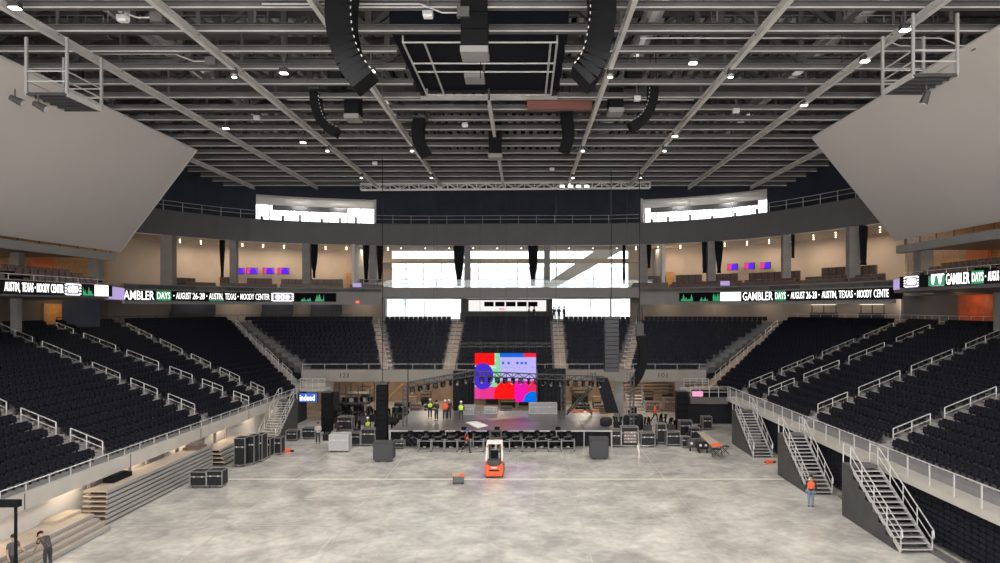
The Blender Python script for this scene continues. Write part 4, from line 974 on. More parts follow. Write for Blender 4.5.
# ---- folded platforms on the left
def decks(x1, w, y0, y1, n, pitch, z0, label, stag=0.0):
    t = thing('folded_platform', label, 'platform', (x1 - w / 2, (y0 + y1) / 2, 0), 'folded seating platforms')
    for i in range(n):
        z = z0 + pitch * i; xr = x1 - stag * i
        d = MB().bb(x1 - w, xr, y0 + 0.02 * i, y1, z, z + 0.05, 0); d.bb(xr - 0.04, xr + 0.015, y0 + 0.02 * i, y1, z - 0.11, z + 0.055, 1); d.bb(x1 - w, xr, y0 + 0.02 * i - .02, y0 + 0.02 * i, z - .02, z + .05, 2)
        d.build('deck', [M_ply, M_alu, M_ply], t)
        MB().bb(x1 - w + 0.15, xr - 0.15, y0 + 0.5, y1 - 0.3, z - pitch + 0.05, z - 0.01).build('undercarriage', M_black, t)
    return t
decks(-21.2, 1.2, 36.5, 49.0, 7, 0.245, 0.2, 'tall stack of seven folded platforms along the left wall')
decks(-20.55, 2.25, 28.5, 35.8, 4, 0.2, 0.15, 'low folded platform stack at the bottom left by two workers', 0.28)
decks(-20.9, 1.8, 50.2, 57.0, 4, 0.28, 0.25, 'lower folded platform stack behind the tall one at left', 0.12)
tag(MB().bb(-22.8, -22.1, 34.0, 36.0, 0.80, 0.95).build('deck_panel', M_ply), 'loose platform panel lying on the low left stack', 'panel')
tag(MB().bb(-22.35, -21.75, 38.2, 40.0, 1.73, 1.98).bb(-22.2, -21.9, 38.4, 39.8, 1.98, 2.06).build('black_box', M_black, None, 0.02), 'flat black box on top of the tall left stack, near end', 'box')
tag(MB().bb(-22.3, -21.3, 47.0, 48.4, 1.73, 1.88).bb(-22.2, -21.5, 47.2, 48.2, 1.88, 2.02).build('black_box', M_brown, None, 0.02), 'dark flat bundle on the far end of the tall left stack', 'box')
# posts beneath the left band
for i in range(10):
    y = 37.5 + i * 1.9
    tag(MB().bb(-22.75, -22.6, y, y + 0.15, 0, 2.3).build('support_post', M_col), 'pale support post below the left concrete band, %s from the near end' % ORD[i + 1], 'post', 'posts below the left band')
# ================================================================= CASES
def road_case(px0, px1, yt, yb, depth, label, m=M_case, group='road cases', z=0.0, edge=M_alu, rot=0.0, wheels=True, name='road_case'):
    p = G((px0 + px1) / 2, yb, z); k = p.y / F; w = (px1 - px0) * k; h = (yb - yt) * k
    t = thing(name, label, 'case', (p.x, p.y + depth / 2, z), group)
    c0 = 0.13 if wheels else 0.0; x0, x1, y0, y1 = p.x - w / 2, p.x + w / 2, p.y, p.y + depth; za, zb = z + c0, z + h
    bd = MB().bb(x0 + .015, x1 - .015, y0 + .015, y1 - .015, za + .01, zb - .01).build('body', m, t)
    e = MB(); s = 0.032
    for X in (x0, x1):
        for Yv in (y0, y1): e.bb(X - s / 2, X + s / 2, Yv - s / 2, Yv + s / 2, za, zb)
        for Z in (za, zb): e.bb(X - s / 2, X + s / 2, y0, y1, Z - s / 2, Z + s / 2)
    for Yv in (y0, y1):
        for Z in (za, zb): e.bb(x0, x1, Yv - s / 2, Yv + s / 2, Z - s / 2, Z + s / 2)
    e.build('edge_trim', edge, t)
    MB().bb(x0, x1, y0 - 0.012, y0 + 0.012, zb - h * 0.3 - .02, zb - h * 0.3 + .02).build('lid_seam', edge, t)
    for u in (0.25, 0.75): MB().box((x0 + w * u, y0 - 0.02, zb - h * 0.3), (0.09, 0.03, 0.09)).build('latch', M_galv, bd)
    if wheels:
        for X in (x0 + .12, x1 - .12):
            for Yv in (y0 + .12, y1 - .12): MB().wheel((X, Yv, z + .065), 0.065, 0.04).build('caster', M_rubber, t)
    return t
for a in ((190, 206, 472, 488, .9, 'low black case left of a pair beside the tall platform stack'), (206.5, 222, 471, 488, .9, 'low black case right of a pair beside the tall platform stack'),
          (234, 245, 438.5, 467, 1.0, 'tall black case leftmost in the row by the left stairs'), (248, 254, 436, 465, 1.0, 'tall narrow black case second in the row by the left stairs'), (254.5, 262, 435, 462, 1.1, 'tall black case third in the row by the left stairs'),
          (263, 270, 439, 458, .9, 'grey black case fourth in the row by the left stairs'), (273, 281, 438, 455, .9, 'tall open black case at the right end of the row by the left stairs'), (286, 297, 431, 441, .9, 'small dark case at the foot of the left stairs'),
          (302, 315, 428, 439, .8, 'grey case below the blue lettered sign'), (361, 375, 429, 446, .9, 'black equipment rack case left of the standing line array'), (349, 360, 433, 446, .9, 'black case between the pale crate and the equipment rack'), (393, 404, 441, 449, .6, 'low dark case right of the left subwoofer'),
          (612, 621, 431, 447, .8, 'dark case at the right front corner of the stage'), (641, 655, 433, 447, .8, 'dark grey case right of the lit equipment rack'), (657, 666, 424, 444, .7, 'tall dark case right of the rack group'), (667, 680, 432, 446, .8, 'dark grey case with a green light in the right case group'),
          (680, 692, 421, 437, .8, 'black case in front of the right black tower'), (682, 690, 437, 448, .6, 'small black case in the front of the right case group'), (691, 700, 428, 440, .7, 'dark case left of the plywood ramp'), (338, 352, 417, 431, .8, 'dark case behind the pale crate'),
          (396, 408, 430, 443, .8, 'black case at the left front corner of the stage'), (628, 640, 415, 428, .9, 'dark case behind the lit equipment rack'), (703, 712, 417, 430, .9, 'dark case inside the right tunnel')):
    road_case(*a)
road_case(329, 348, 435, 452, 1.1, 'pale grey slatted crate on wheels left of the stage', mat('crate_grey', (.42, .41, .40), .6), 'pale crates', edge=M_galv, name='crate')
road_case(621.5, 638, 427, 447, .8, 'open equipment rack glowing with small orange lights', M_case, 'road cases', name='equipment_rack')
rp = G(630, 447); rk = rp.y / F
for i in range(5):
    for j in range(3): pass
lt = thing('rack_modules', 'row of rack units with small coloured lights in the equipment rack', 'electronics', (rp.x, rp.y - .06, .3))
for i in range(4):
    MB().bb(rp.x - .5, rp.x + .5, rp.y - .10, rp.y - .05, .35 + i * .24, .52 + i * .24).build('rack_unit', M_greycase, lt)
    for j in range(4): MB().box((rp.x - .38 + j * .25, rp.y - .11, .43 + i * .24), (.05, .02, .05)).build('indicator', (E_red, E_green, emat('led_amber', (1, .45, .1), 2.5))[(i + j) % 3], lt)
# subwoofers on the floor
def sub(px, yb, w, h, label):
    p = G(px, yb); k = p.y / F; w *= k; h *= k
    t = thing('subwoofer_stack', label, 'speaker', (p.x, p.y + .6, 0), 'big dark subwoofers on the floor')
    pr = [(-w / 2 + .12, .06), (-w / 2, .2), (-w / 2, h), (w / 2, h), (w / 2, .2), (w / 2 - .12, .06)]
    MB().poly([(p.x + a, p.y, b) for a, b in pr], (0, 1.1, 0)).build('cabinet', mat('sub_grey', (.04, .04, .043), .6), t, .02)
    MB().bb(p.x - w / 2 + .08, p.x + w / 2 - .08, p.y - .03, p.y, .22, h - .1).build('grille', mat('grille', (.05, .05, .055), .7), t)
    MB().bb(p.x - w / 2 - .02, p.x + w / 2 + .02, p.y - .02, p.y + 1.12, h, h + .05).build('lid', M_steel_dk, t)
    for s in (-1, 1): MB().box((p.x + s * (w / 2 - .3), p.y + .2, .05), (.3, .2, .1)).build('foot', M_rubber, t)
sub(383, 462, 20, 18.5, 'big dark cube subwoofer on the floor left, under the standing line array'); sub(599.5, 459.5, 18.5, 20, 'big dark cube subwoofer on the floor right of the forklift')
# standing line array left of stage
t = thing('line_array', 'tall straight black line array above the left subwoofer', 'line array', P(381.5, 440, 57))
for i in range(11):
    z0 = HC + (VY - 441) * 57 / F + i * .4; MB().bb(-11.78, -10.92, 57, 57.8, z0, z0 + .385).build('cabinet', M_black, t, .02)
MB().bb(-11.85, -10.85, 56.95, 57.85, 4.95, 5.1).build('top_frame', M_steel_dk, t); MB().tube((-11.35, 57.5, 5.1), (-11.35, 57.5, 22.9), .03, 5).build('chain', M_black, t)
k = 62 / F; t = thing('line_array', 'straight grey line array hanging right of the screen', 'line array', P(612, 372, 62))
zb_ = HC + (VY - 372) * k; zt_ = HC + (VY - 319) * k; m_ar = mat('array_grey', (.03, .03, .034), .5)
for i in range(12):
    a = zb_ + (zt_ - zb_) * i / 12; MB().bb(6.87, 8.07, 62, 63, a, a + (zt_ - zb_) / 12 - .02).build('cabinet', m_ar, t, .02)
MB().bb(6.8, 8.15, 61.9, 63.1, zt_, zt_ + .2).build('top_frame', M_steel_dk, t); MB().tube((7.47, 62.5, zt_), (7.47, 62.5, 22.9), .03, 5).build('chain', M_black, t)
array('line_array', curve([(640, 336), (643, 350), (642.5, 362), (639, 374), (632, 385)], 10, 61), .65, .5, 'curved dark line array hanging right of the straight grey one', 0, .9)
t = thing('chain_hoist', 'dark hoist at the top of the curved right line array', 'hoist', P(640, 335, 61)); MB().bb(9.4, 10.0, 60.8, 61.5, 8.75, 9.7).build('motor', M_steel_dk, t); MB().tube((9.7, 61.1, 9.7), (9.7, 61.1, 22.9), .03, 5).build('chain', M_black, t)

# ================================================================= STAGE
st = thing('stage', 'wide dark stage platform with black skirt at the far end of the floor', 'stage', (-1.9, 62, 0))
sd = MB()
for i in range(8):
    for j in range(5): sd.bb(-10.7 + i * 2.2 + .008, -10.7 + (i + 1) * 2.2 - .008, 57 + j * 2.2 + .008, 57 + (j + 1) * 2.2 - .008, 1.22, 1.33)
sd.build('deck', M_deck, st)
MB().bb(-10.7, 6.9, 56.96, 57.0, 1.24, 1.35).build('front_edge', M_alu, st)
for i in range(9): MB().bb(-10.7 + i * 2.19, -10.62 + i * 2.19, 57.05, 57.13, 0, 1.22).build('leg', M_alu, st)
MB().bb(-10.6, 6.8, 57.6, 57.65, 0, 1.22).build('skirt', M_blackcloth, st)
# backdrop drapes round the screen
for x0, x1, z1, lab in ((-6.9, -4.9, 5.0, 'black drape just left of the screen'), (1.2, 3.9, 5.2, 'black drape just right of the screen')):
    m = MB(); n = 24; vs = []
    for z in (0.1, z1):
        for i in range(n + 1): vs.append((x0 + (x1 - x0) * i / n, 69.2 + .1 * math.sin(i * 1.7), z))
    L = len(vs); m.add(vs + [(v[0], v[1] + .06, v[2]) for v in vs], [(i, i + 1, n + 2 + i, n + 1 + i) for i in range(n)] + [(L + i + 1, L + i, L + n + 1 + i, L + n + 2 + i) for i in range(n)])
    tag(m.build('stage_drape', M_blackcloth), lab, 'drape')
# LED screen
def scr_col(u, v):           # u 0..1 left to right, v 0..1 top to bottom
    x, y = 230 + u * 253, 57 + v * 193
    red, blue, lav, grn, mag, pink, sky = (1, .01, .01), (.07, .03, .62), (.50, .45, .92), (.25, .68, .38), (.85, .01, .42), (.8, .04, .25), (.0, .16, .85)
    if y < 73 and x > 432: return (.9, .02, .05)
    if y < 73 and 333 < x <= 432: return (.01, .14, .75)
    if 335 < x and y < 166:
        for cx, cy in ((347, 96), (370, 96), (406, 96), (424, 96), (440, 96)):
            if (x - cx) ** 2 + (y - cy) ** 2 < 34: return (.03, .16, .7)
        if (y - 112) ** 2 < 2 and int(x / 14) % 2: return (.3, .28, .6)
        return lav
    if (x - 468) ** 2 / 1500 + (y - 258) ** 2 / 2500 < 1: return sky
    if x > 395 and y > 166: return mag if x < 445 else (.85, .02, .12)
    if ((x - 362) / 52) ** 2 + ((y - 222) / 56) ** 2 < 1: return red
    if ((x - 263) / 44) ** 2 + ((y - 148) / 52) ** 2 < 1: return blue
    if x < 312 and y > 190: return pink if x > 250 else (.8, .05, .38)
    if y < 105 and x < 312: return red
    if y > 190: return pink
    if 285 < x <= 335: return grn if (int(y / 9) % 3) or x > 318 else (.5, .8, .6)
    return (.55, .75, .7) if x < 240 else (.3, .15, .5)
sx0, sx1, sz0, sz1 = -4.72, 1.04, 2.15, 6.75
scr = thing('led_screen', 'big led screen glowing with red, blue, lavender and pink shapes behind the stage', 'screen', ((sx0 + sx1) / 2, 68, sz0))
NX, NZ = 120, 96
me = bpy.data.meshes.new('display'); vs = []; fs = []
for j in range(NZ + 1):
    for i in range(NX + 1): vs.append(Vector((sx0 + (sx1 - sx0) * i / NX, 67.95, sz1 + (sz0 - sz1) * j / NZ)) - Vector(scr.location))
cc = []
for j in range(NZ):
    for i in range(NX):
        u, v = (i + .5) / NX, (j + .5) / NZ
        if v > .94 and u < .66: continue
        fs.append((j * (NX + 1) + i, (j + 1) * (NX + 1) + i, (j + 1) * (NX + 1) + i + 1, j * (NX + 1) + i + 1)); cc.append(scr_col(u, v))
me.from_pydata(vs, [], fs); ca = me.color_attributes.new('picture', 'FLOAT_COLOR', 'CORNER')
for p, c in zip(me.polygons, cc):
    for li in p.loop_indices: ca.data[li].color = (*c, 1)
ms = bpy.data.materials.new('led_picture'); ms.use_nodes = True; nt = ms.node_tree; at = nt.nodes.new('ShaderNodeAttribute'); at.attribute_name = 'picture'
b = nt.nodes['Principled BSDF']; b.inputs['Specular IOR Level'].default_value = 0; b.inputs['Base Color'].default_value = (0, 0, 0, 1); nt.links.new(at.outputs['Color'], b.inputs['Emission Color']); b.inputs['Emission Strength'].default_value = 1.0
me.materials.append(ms); so = bpy.data.objects.new('display', me); COL.objects.link(so); so.parent = scr
MB().bb(sx0 - .02, sx1 + .02, 68.0, 68.25, sz0 + .25, sz1).build('cabinet', M_black, scr)
for i in range(4): MB().tube((sx0 + .6 + i * 1.5, 68.1, sz1), (sx0 + .6 + i * 1.5, 68.1, 7.4), .02, 4).build('hanger', M_steel, scr)
truss('lighting_truss', (-6.2, 68.3, 7.5), (2.5, 68.3, 7.5), .35, 14, 'thin dark truss above the led screen', M_steel_dk, .03)
# rig trusses with moving lights
def mover(label):
    t = thing('moving_light', label, 'stage light', (0, 0, 0), 'moving lights on the stage trusses')
    MB().box((0, 0, -.06), (.34, .3, .12)).build('base', M_black, t, .015)
    for s in (-1, 1): MB().box((s * .19, 0, -.28), (.05, .16, .38)).build('yoke_arm', M_black, t)
    hd_ = MB().tube((0, .1, -.24), (0, -.13, -.5), .15, 10, 0, .12).build('head', M_steel_dk, t); MB().tube((0, -.13, -.5), (0, -.15, -.52), .11, 10).build('lens', M_galv, hd_)
    return t
tr1 = (P(408, 385, 59), P(476, 372.5, 62.5)); tr2 = (P(478, 374, 62.6), P(604, 379, 62.6))
truss('lighting_truss', tr1[0], tr1[1], .42, 14, 'black slanting lighting truss left of the screen', M_steel_dk, .035)
truss('lighting_truss', tr2[0], tr2[1], .42, 22, 'black lighting truss crossing in front of the screen', M_steel_dk, .035)
mv = mover('black moving light on the slanting left truss, first from the left'); mv.location = tr1[0].lerp(tr1[1], .06) - Vector((0, 0, .22))
for i in range(1, 9): dup(mv, tr1[0].lerp(tr1[1], .06 + i * .11) - Vector((0, 0, .22)), i, 'black moving light on the slanting left truss, %s from the left' % ORD[i + 1])
for i in range(16): dup(mv, tr2[0].lerp(tr2[1], .03 + i * .062) - Vector((0, 0, .22)), i * 1.3, 'black moving light on the truss crossing the screen, %s from the left' % ORD[i + 1])
for (px, Y, z0, z1, lab) in ((563, 63, 1.33, 5.0, 'slim vertical truss tower right of the screen'), (405, 59, 1.33, 4.6, 'slim vertical truss tower left of the stage'), (632, 60, 0, 5.6, 'vertical truss tower right of the stage'), (382, 58.6, 0, 5.0, 'truss tower behind the standing line array')):
    x = (px - VX) / F * Y; truss('truss_tower', (x, Y, z0), (x, Y, z1), .32, 9, lab, M_steel, .03)
for a, b, lab in ((P(567, 413, 64.5), P(592, 387, 64.5), 'leaning black truss making an x, rising right'), (P(592, 413, 65.2), P(570, 389, 65.2), 'leaning black truss making an x, rising left')):
    truss('leaning_truss', a, b, .3, 8, lab, M_steel_dk, .035)
for px0, px1, yt, yb, z, Y, nm, lab, mm in ((529, 557, 404, 418, 1.33, 66, 'equipment_case', 'large flat grey case at the right back of the stage', M_greycase), (459, 474, 406.5, 419, 1.33, 65.5, 'equipment_case', 'grey case left of the screen on the stage', M_greycase), (484, 497, 408, 417.5, 1.33, 66, 'equipment_case', 'small grey case below the screen', M_greycase)):
    road_case(px0, px1, yt, VY + F * (HC - z) / Y, 1.2, lab, mm, 'grey cases on the stage', z, M_steel_lt, wheels=False, name='equipment_case')
tag(MB().poly([P(466, 423, 9.67 * F / 115), P(478, 428.5, 9.67 * F / 120.5), P(488, 426, 9.67 * F / 118), P(476, 421.5, 9.67 * F / 113.5)], (0, 0, .06)).build('white_board', M_white), 'pale flat board lying on the stage behind the forklift', 'board')
for px, lab in ((577, 'orange strip of cable covers at the right back of the stage, left piece'), (592, 'orange strip of cable covers at the right back of the stage, right piece')):
    p = P(px, 409.5, 68.2); tag(MB().bb(p.x - .6, p.x + .6, 67.3, 67.6, 1.335, 1.5).build('cable_cover', mat('orange_cover', (.7, .2, .08), .6)), lab, 'cable cover')
# light carts in front of the stage
def cart(label):
    t = thing('light_cart', label, 'cart', (0, 0, 0), 'light carts before the stage')
    w, d, h = .98, .75, .82; f = MB()
    for x in (-w / 2, w / 2):
        for y in (-d / 2, d / 2): f.bar((x, y, .1), (x, y, h), .05, .05)
        for z in (.14, h): f.bar((x, -d / 2, z), (x, d / 2, z), .05, .05)
    for y in (-d / 2, d / 2):
        for z in (.14, h): f.bar((-w / 2, y, z), (w / 2, y, z), .05, .05)
    f.build('frame', M_greycase, t)
    MB().tube((0, -.05, .62), (0, -.2, .35), .19, 10, 0, .15).build('lamp_head', M_black, t); MB().tube((0, -.2, .35), (0, -.215, .33), .12, 10).build('lens', M_galv, t); MB().box((0, 0, .72), (.4, .35, .14)).build('lamp_base', M_black, t, .02)
    MB().box((0, .05, h + .12), (.5, .3, .2)).build('upper_lamp', M_black, t, .03); MB().tube((-.3, 0, h + .2), (.3, .1, h + .28), .07, 8).build('cable_bundle', M_steel_dk, t)
    for x in (-w / 2, w / 2): MB().wheel((x, -d / 2, .06), .06, .04).build('caster', M_rubber, t); MB().wheel((x, d / 2, .06), .06, .04).build('caster', M_rubber, t)
    return t
ct = cart('silver framed light cart before the stage, first from the left'); ct.location = ((425 - VX) / F * 55.6, 55.6, 0)
for i in range(1, 12): dup(ct, ((425 + i * 13 - VX) / F * 55.6, 55.6 + .1 * math.sin(i * 3), 0), 0, 'silver framed light cart before the stage, %s from the left' % ORD[i + 1])
for i, (x, y) in enumerate(((-7.9, 56.4), (-6.4, 56.5), (-5.1, 56.4), (-2.6, 56.5), (-1.2, 56.4), (.6, 56.5), (1.9, 56.4), (3.3, 56.45))):
    mm = MB(); R.seed(i)
    mm.bar((x - .5, y, .25), (x + .5, y, .25), .35, .4); 
    mm.tube((x - .3, y, .45), (x - .3, y, .95), .13, 8); mm.tube((x + .25, y, .45), (x + .3, y - .1, 1.02), .15, 8, 0, .11); mm.bar((x - .5, y, 1.0), (x + .5, y, 1.0), .06, .08)
    tag(mm.build('lighting_bar', M_black), 'black lamp bar lying behind the light carts, %s from the left' % ORD[i + 1], 'lamp bar', 'black lamp bars before the stage')
for i, px in enumerate((464, 497, 558)):
    x = (px - VX) / F * 56.2; t = thing('stage_monitor_stand', 'small black stand at the stage lip, %s from the left' % ORD[i + 1], 'stand', (x, 56.2, 0)); MB().tube((x, 56.2, 0.02), (x, 56.2, 1.6), .03, 6).build('pole', M_black, t); MB().box((x, 56.2, 1.62), (.4, .2, .25)).build('head', M_black, t)
for i, (px, py) in enumerate(((408, 446), (415, 447), (420, 445))):
    p = G(px, py); t = thing('folding_table_frame', 'dark folded metal frame left of the light carts, %s from the left' % ORD[i + 1], 'frame', p)
    MB().bar(p + Vector((-.4, 0, .75)), p + Vector((.4, 0, .75)), .3, .05).build('top', M_steel_dk, t); MB().tube(p + Vector((-.4, 0, 0)), p + Vector((.3, 0, .75)), .03, 5).build('leg', M_steel_dk, t); MB().tube(p + Vector((.4, 0, 0)), p + Vector((-.3, 0, .75)), .03, 5).build('leg', M_steel_dk, t)
# ================================================================= FORKLIFT (seen from behind)
fp = G(494, 478.5); fx, fy = fp.x, fp.y
fk = thing('forklift', 'orange red forklift with pale overhead guard, parked in mid floor seen from behind', 'forklift', (fx, fy + 1.2, 0))
pr = [(-.56, .12), (-.60, .45), (-.60, .85), (-.50, .98), (-.30, .80), (.30, .80), (.50, .98), (.60, .85), (.60, .45), (.56, .12)]
MB().poly([(fx + a, fy, b) for a, b in pr], (0, .9, 0)).build('counterweight', M_orange, fk, .05); cw = fk.children[-1]
MB().bb(fx - .5, fx + .5, fy + .7, fy + 2.2, .3, .85).build('chassis', M_orange, fk, .03)
MB().bb(fx - .42, fx + .42, fy + .05, fy + .85, .82, 1.15).build('engine_cover', M_steel_dk, fk, .06)
MB().bb(fx - .33, fx + .33, fy - .03, fy + .02, .48, .56).build('vent', M_black, cw)
MB().bb(fx - .18, fx + .18, fy - .04, fy + .01, .66, .74).build('decal', M_white, cw)
MB().bb(fx - .25, fx + .25, fy + .85, fy + .98, 1.1, 1.65).bb(fx - .25, fx + .25, fy + .9, fy + 1.35, 1.0, 1.15).build('seat', M_black, fk, .04)
gd = MB()
for s in (-1, 1):
    gd.bar((fx + s * .52, fy + .15, 1.1), (fx + s * .48, fy + .45, 2.15), .08, .08); gd.bar((fx + s * .5, fy + 1.9, .9), (fx + s * .48, fy + 1.6, 2.15), .07, .07); gd.bar((fx + s * .48, fy + .4, 2.15), (fx + s * .48, fy + 1.7, 2.15), .07, .07)
for i in range(6): gd.bar((fx - .5, fy + .42 + i * .24, 2.17), (fx + .5, fy + .42 + i * .24, 2.17), .09, .05)
gd.build('overhead_guard', M_white, fk)
ma = MB()
for s in (-1, 1): ma.bb(fx + s * .38 - .06, fx + s * .38 + .06, fy + 2.35, fy + 2.5, .1, 2.65)
for z in (.3, 1.2, 2.1, 2.6): ma.bb(fx - .4, fx + .4, fy + 2.38, fy + 2.48, z, z + .12)
ma.build('mast', M_steel_dk, fk); MB().tube((fx, fy + 2.4, .2), (fx, fy + 2.4, 1.9), .05, 8).build('lift_cylinder', M_galv, fk)
for s in (-1, 1):
    MB().bb(fx + s * .28 - .06, fx + s * .28 + .06, fy + 2.5, fy + 3.6, .08, .13).build('fork', M_steel_dk, fk)
    MB().wheel((fx + s * .5, fy + .5, .22), .22, .18).build('wheel', M_rubber, fk); MB().wheel((fx + s * .5, fy + 2.1, .27), .27, .22).build('wheel', M_rubber, fk)
    MB().box((fx + s * .42, fy + .28, 2.02), (.12, .06, .1)).build('lamp', emat('tail_lamp', (1, .2, .1), .6), fk)
MB().tube((fx, fy + 1.75, 1.0), (fx, fy + 1.6, 1.35), .03, 6).tube((fx - .16, fy + 1.58, 1.37), (fx + .16, fy + 1.58, 1.37), .025, 6).build('steering_wheel', M_black, fk)
# small cart on the floor
p = G(458, 484.5); t = thing('tool_cart', 'small wooden cart with an orange top left of the forklift', 'cart', p)
MB().bb(p.x - .33, p.x + .33, p.y, p.y + .6, .15, .5).build('bin', M_steel, t); MB().bb(p.x - .38, p.x + .1, p.y + .0, p.y + .5, .5, .62).build('toolbox', mat('dull_wood', (.45, .30, .18), .6), t, .02); MB().bb(p.x + .12, p.x + .36, p.y, p.y + .3, .5, .64).build('orange_lid', M_hivis, t)
for s in (-1, 1): MB().wheel((p.x + s * .3, p.y + .08, .08), .08, .05).build('wheel', M_rubber, t); MB().wheel((p.x + s * .3, p.y + .5, .08), .08, .05).build('wheel', M_rubber, t)
for px, yb, lab in ((287, 452, 'small orange tool on the floor by the left cases'), (769, 463, 'small orange and black tool beside the farthest right stairs')):
    p = G(px, yb); t = thing('floor_tool', lab, 'tool', p); MB().box(p + Vector((0, 0, .12)), (.5, .3, .2)).build('body', M_hivis, t, .04); MB().tube(p + Vector((-.3, 0, .06)), p + Vector((.5, .1, .06)), .06, 6).build('handle', M_black, t)
# plywood ramp and trestles, right
t = thing('plywood_ramp', 'long plywood sheet with orange end leaning on dark carts at right of the stage', 'ramp', G(705, 445))
a, b, c, d = G(697, 432, .95), G(703, 432, .95), G(723, 446, .85), G(713, 448, .85)
MB().poly([a, b, c, d], (0, 0, .05)).build('sheet', M_ply, t)
e, f_ = a.lerp(d, .82), b.lerp(c, .82); MB().poly([e + Vector((0, 0, .052)), f_ + Vector((0, 0, .052)), c + Vector((0, 0, .052)), d + Vector((0, 0, .052))], (0, 0, .01)).build('orange_end', M_hivis, t)
for q in (a.lerp(d, .2), b.lerp(c, .2), a.lerp(d, .85), b.lerp(c, .85)): MB().tube(q, (q.x + .2, q.y, 0), .03, 6).build('leg', M_steel_dk, t)
for px, yb, lab in ((694, 451, 'dark rounded wheeled cart left of the plywood ramp'), (703, 453, 'dark wheeled cart under the plywood ramp')):
    p = G(px, yb); t = thing('dolly', lab, 'cart', p); MB().box(p + Vector((0, .3, .55)), (.9, .7, .6)).build('body', M_case if px > 700 else M_steel_dk, t, .12)
    for s in (-1, 1): MB().wheel(p + Vector((s * .3, -.02, .12)), .12, .08).build('wheel', M_rubber, t); MB().tube(p + Vector((s * .2, -.08, .6)), p + Vector((s * .2, -.1, .6)), .1, 10).build('lens', M_galv, t)
for px, yb, lab in ((716, 457, 'dark folding stool left of a pair by the plywood ramp'), (725, 454, 'dark folding stool right of a pair by the plywood ramp')):
    p = G(px, yb); t = thing('folding_stool', lab, 'stool', p); MB().box(p + Vector((0, 0, .6)), (.5, .4, .05)).build('seat', M_case, t)
    for s in (-1, 1): MB().tube(p + Vector((-.3, s * .15, 0)), p + Vector((.3, s * .15, .6)), .025, 5).build('leg', M_steel_dk, t); MB().tube(p + Vector((.3, s * .15, 0)), p + Vector((-.3, s * .15, .6)), .025, 5).build('leg', M_steel_dk, t)
# ================================================================= BACKSTAGE
struct(MB().bb(-24, 20, 85.6, 86, 0, 4.9).build('wall_backstage', mat('backstage_tan', (.34, .25, .19), .8, 0, .25, .5)))
struct(MB().bb(-24.3, -24, 72, 86, 0, 2.3).build('wall_backstage_left', M_beige)); struct(MB().bb(20, 20.3, 72, 86, 0, 2.3).build('wall_backstage_right', M_beige))
for i, x in enumerate((-19.8, -14.5, -8.3, 3.4, 9.4, 15.6)):
    if i in (2, 3): continue
    tag(MB().bb(x - .45, x + .45, 72.2, 73.0, 0, 3.7).build('column', M_col), 'grey column under the far concrete band, %s from the left' % ORD[[0, 1, 4, 5].index(i) + 1], 'column')
trim(MB().bb(-22.2, -20.0, 71.8, 72.3, 2.9, 3.72), M_conc)
# corner boxes with rails left and right of the band
for s, x, lab in ((-1, -20.6, 'small railed concrete landing at the left end of the far band'), (1, 16.6, 'small railed concrete landing at the right end of the far band')):
    t = thing('corner_landing', lab, 'landing', (x, 70.5, 2.9), None)
    MB().bb(x - 1.2, x + 1.2, 70, 71.7, 2.9, 3.15).build('slab', M_conc, t)
    for h in (.5, .75, 1.0): MB().path([(x - 1.2, 70, 3.15 + h), (x + 1.2, 70, 3.15 + h)], .03, 5).build('rail', M_galv, t)
    for q in range(5): MB().tube((x - 1.2 + q * .6, 70, 3.15), (x - 1.2 + q * .6, 70, 4.15), .03, 5).build('post', M_galv, t)
# black towers
for px0, px1, yt, yb, lab in ((321, 331, 393, 432, 'tall black speaker tower left of the stage under the far band'), (677, 688, 392, 431, 'tall black speaker tower right of the stage under the far band')):
    p = G((px0 + px1) / 2, yb); k = p.y / F; w = (px1 - px0) * k; h = (yb - yt) * k; t = thing('speaker_tower', lab, 'speaker', (p.x, p.y, 0))
    for i in range(6): MB().bb(p.x - w / 2, p.x + w / 2, p.y, p.y + .9, h * i / 6 + .02, h * (i + 1) / 6).build('cabinet', M_black, t, .02)
    MB().bb(p.x - w / 2, p.x + w / 2, p.y - .02, p.y + .92, h, h + .06).build('top_plate', M_steel_dk, t)
p0, p1 = P(298, 396, 69.5), P(318, 396, 69.5)
t = thing('lit_sign', 'blue lit sign with white lettering over the left tunnel', 'sign', p0)
MB().bb(p0.x, p1.x, 69.3, 69.55, 1.95, 2.85).build('box', M_black, t); MB().bb(p0.x + .03, p1.x - .03, 69.25, 69.3, 1.98, 2.82).build('face', E_blue, t)
text_obj('lettering', 'indeed', emat('sign_text', (1, 1, 1), 1.4), t, (p0.x + .25, 69.25), (p1.x - .25, 69.25), 2.1, 2.7, (0, -1), .02, .02)
t = thing('lit_sign', 'small pink lit sign over the right tunnel beside the farthest stairs', 'sign', P(697, 394, 66)); a = P(693, 396.5, 66); b = P(703, 391.5, 66)
MB().bb(a.x, b.x, 66, 66.3, a.z, b.z).build('face', E_pink, t); MB().bb(a.x - .1, b.x + 2.4, 66.3, 66.5, a.z - .1, b.z + .1).build('box', M_black, t)
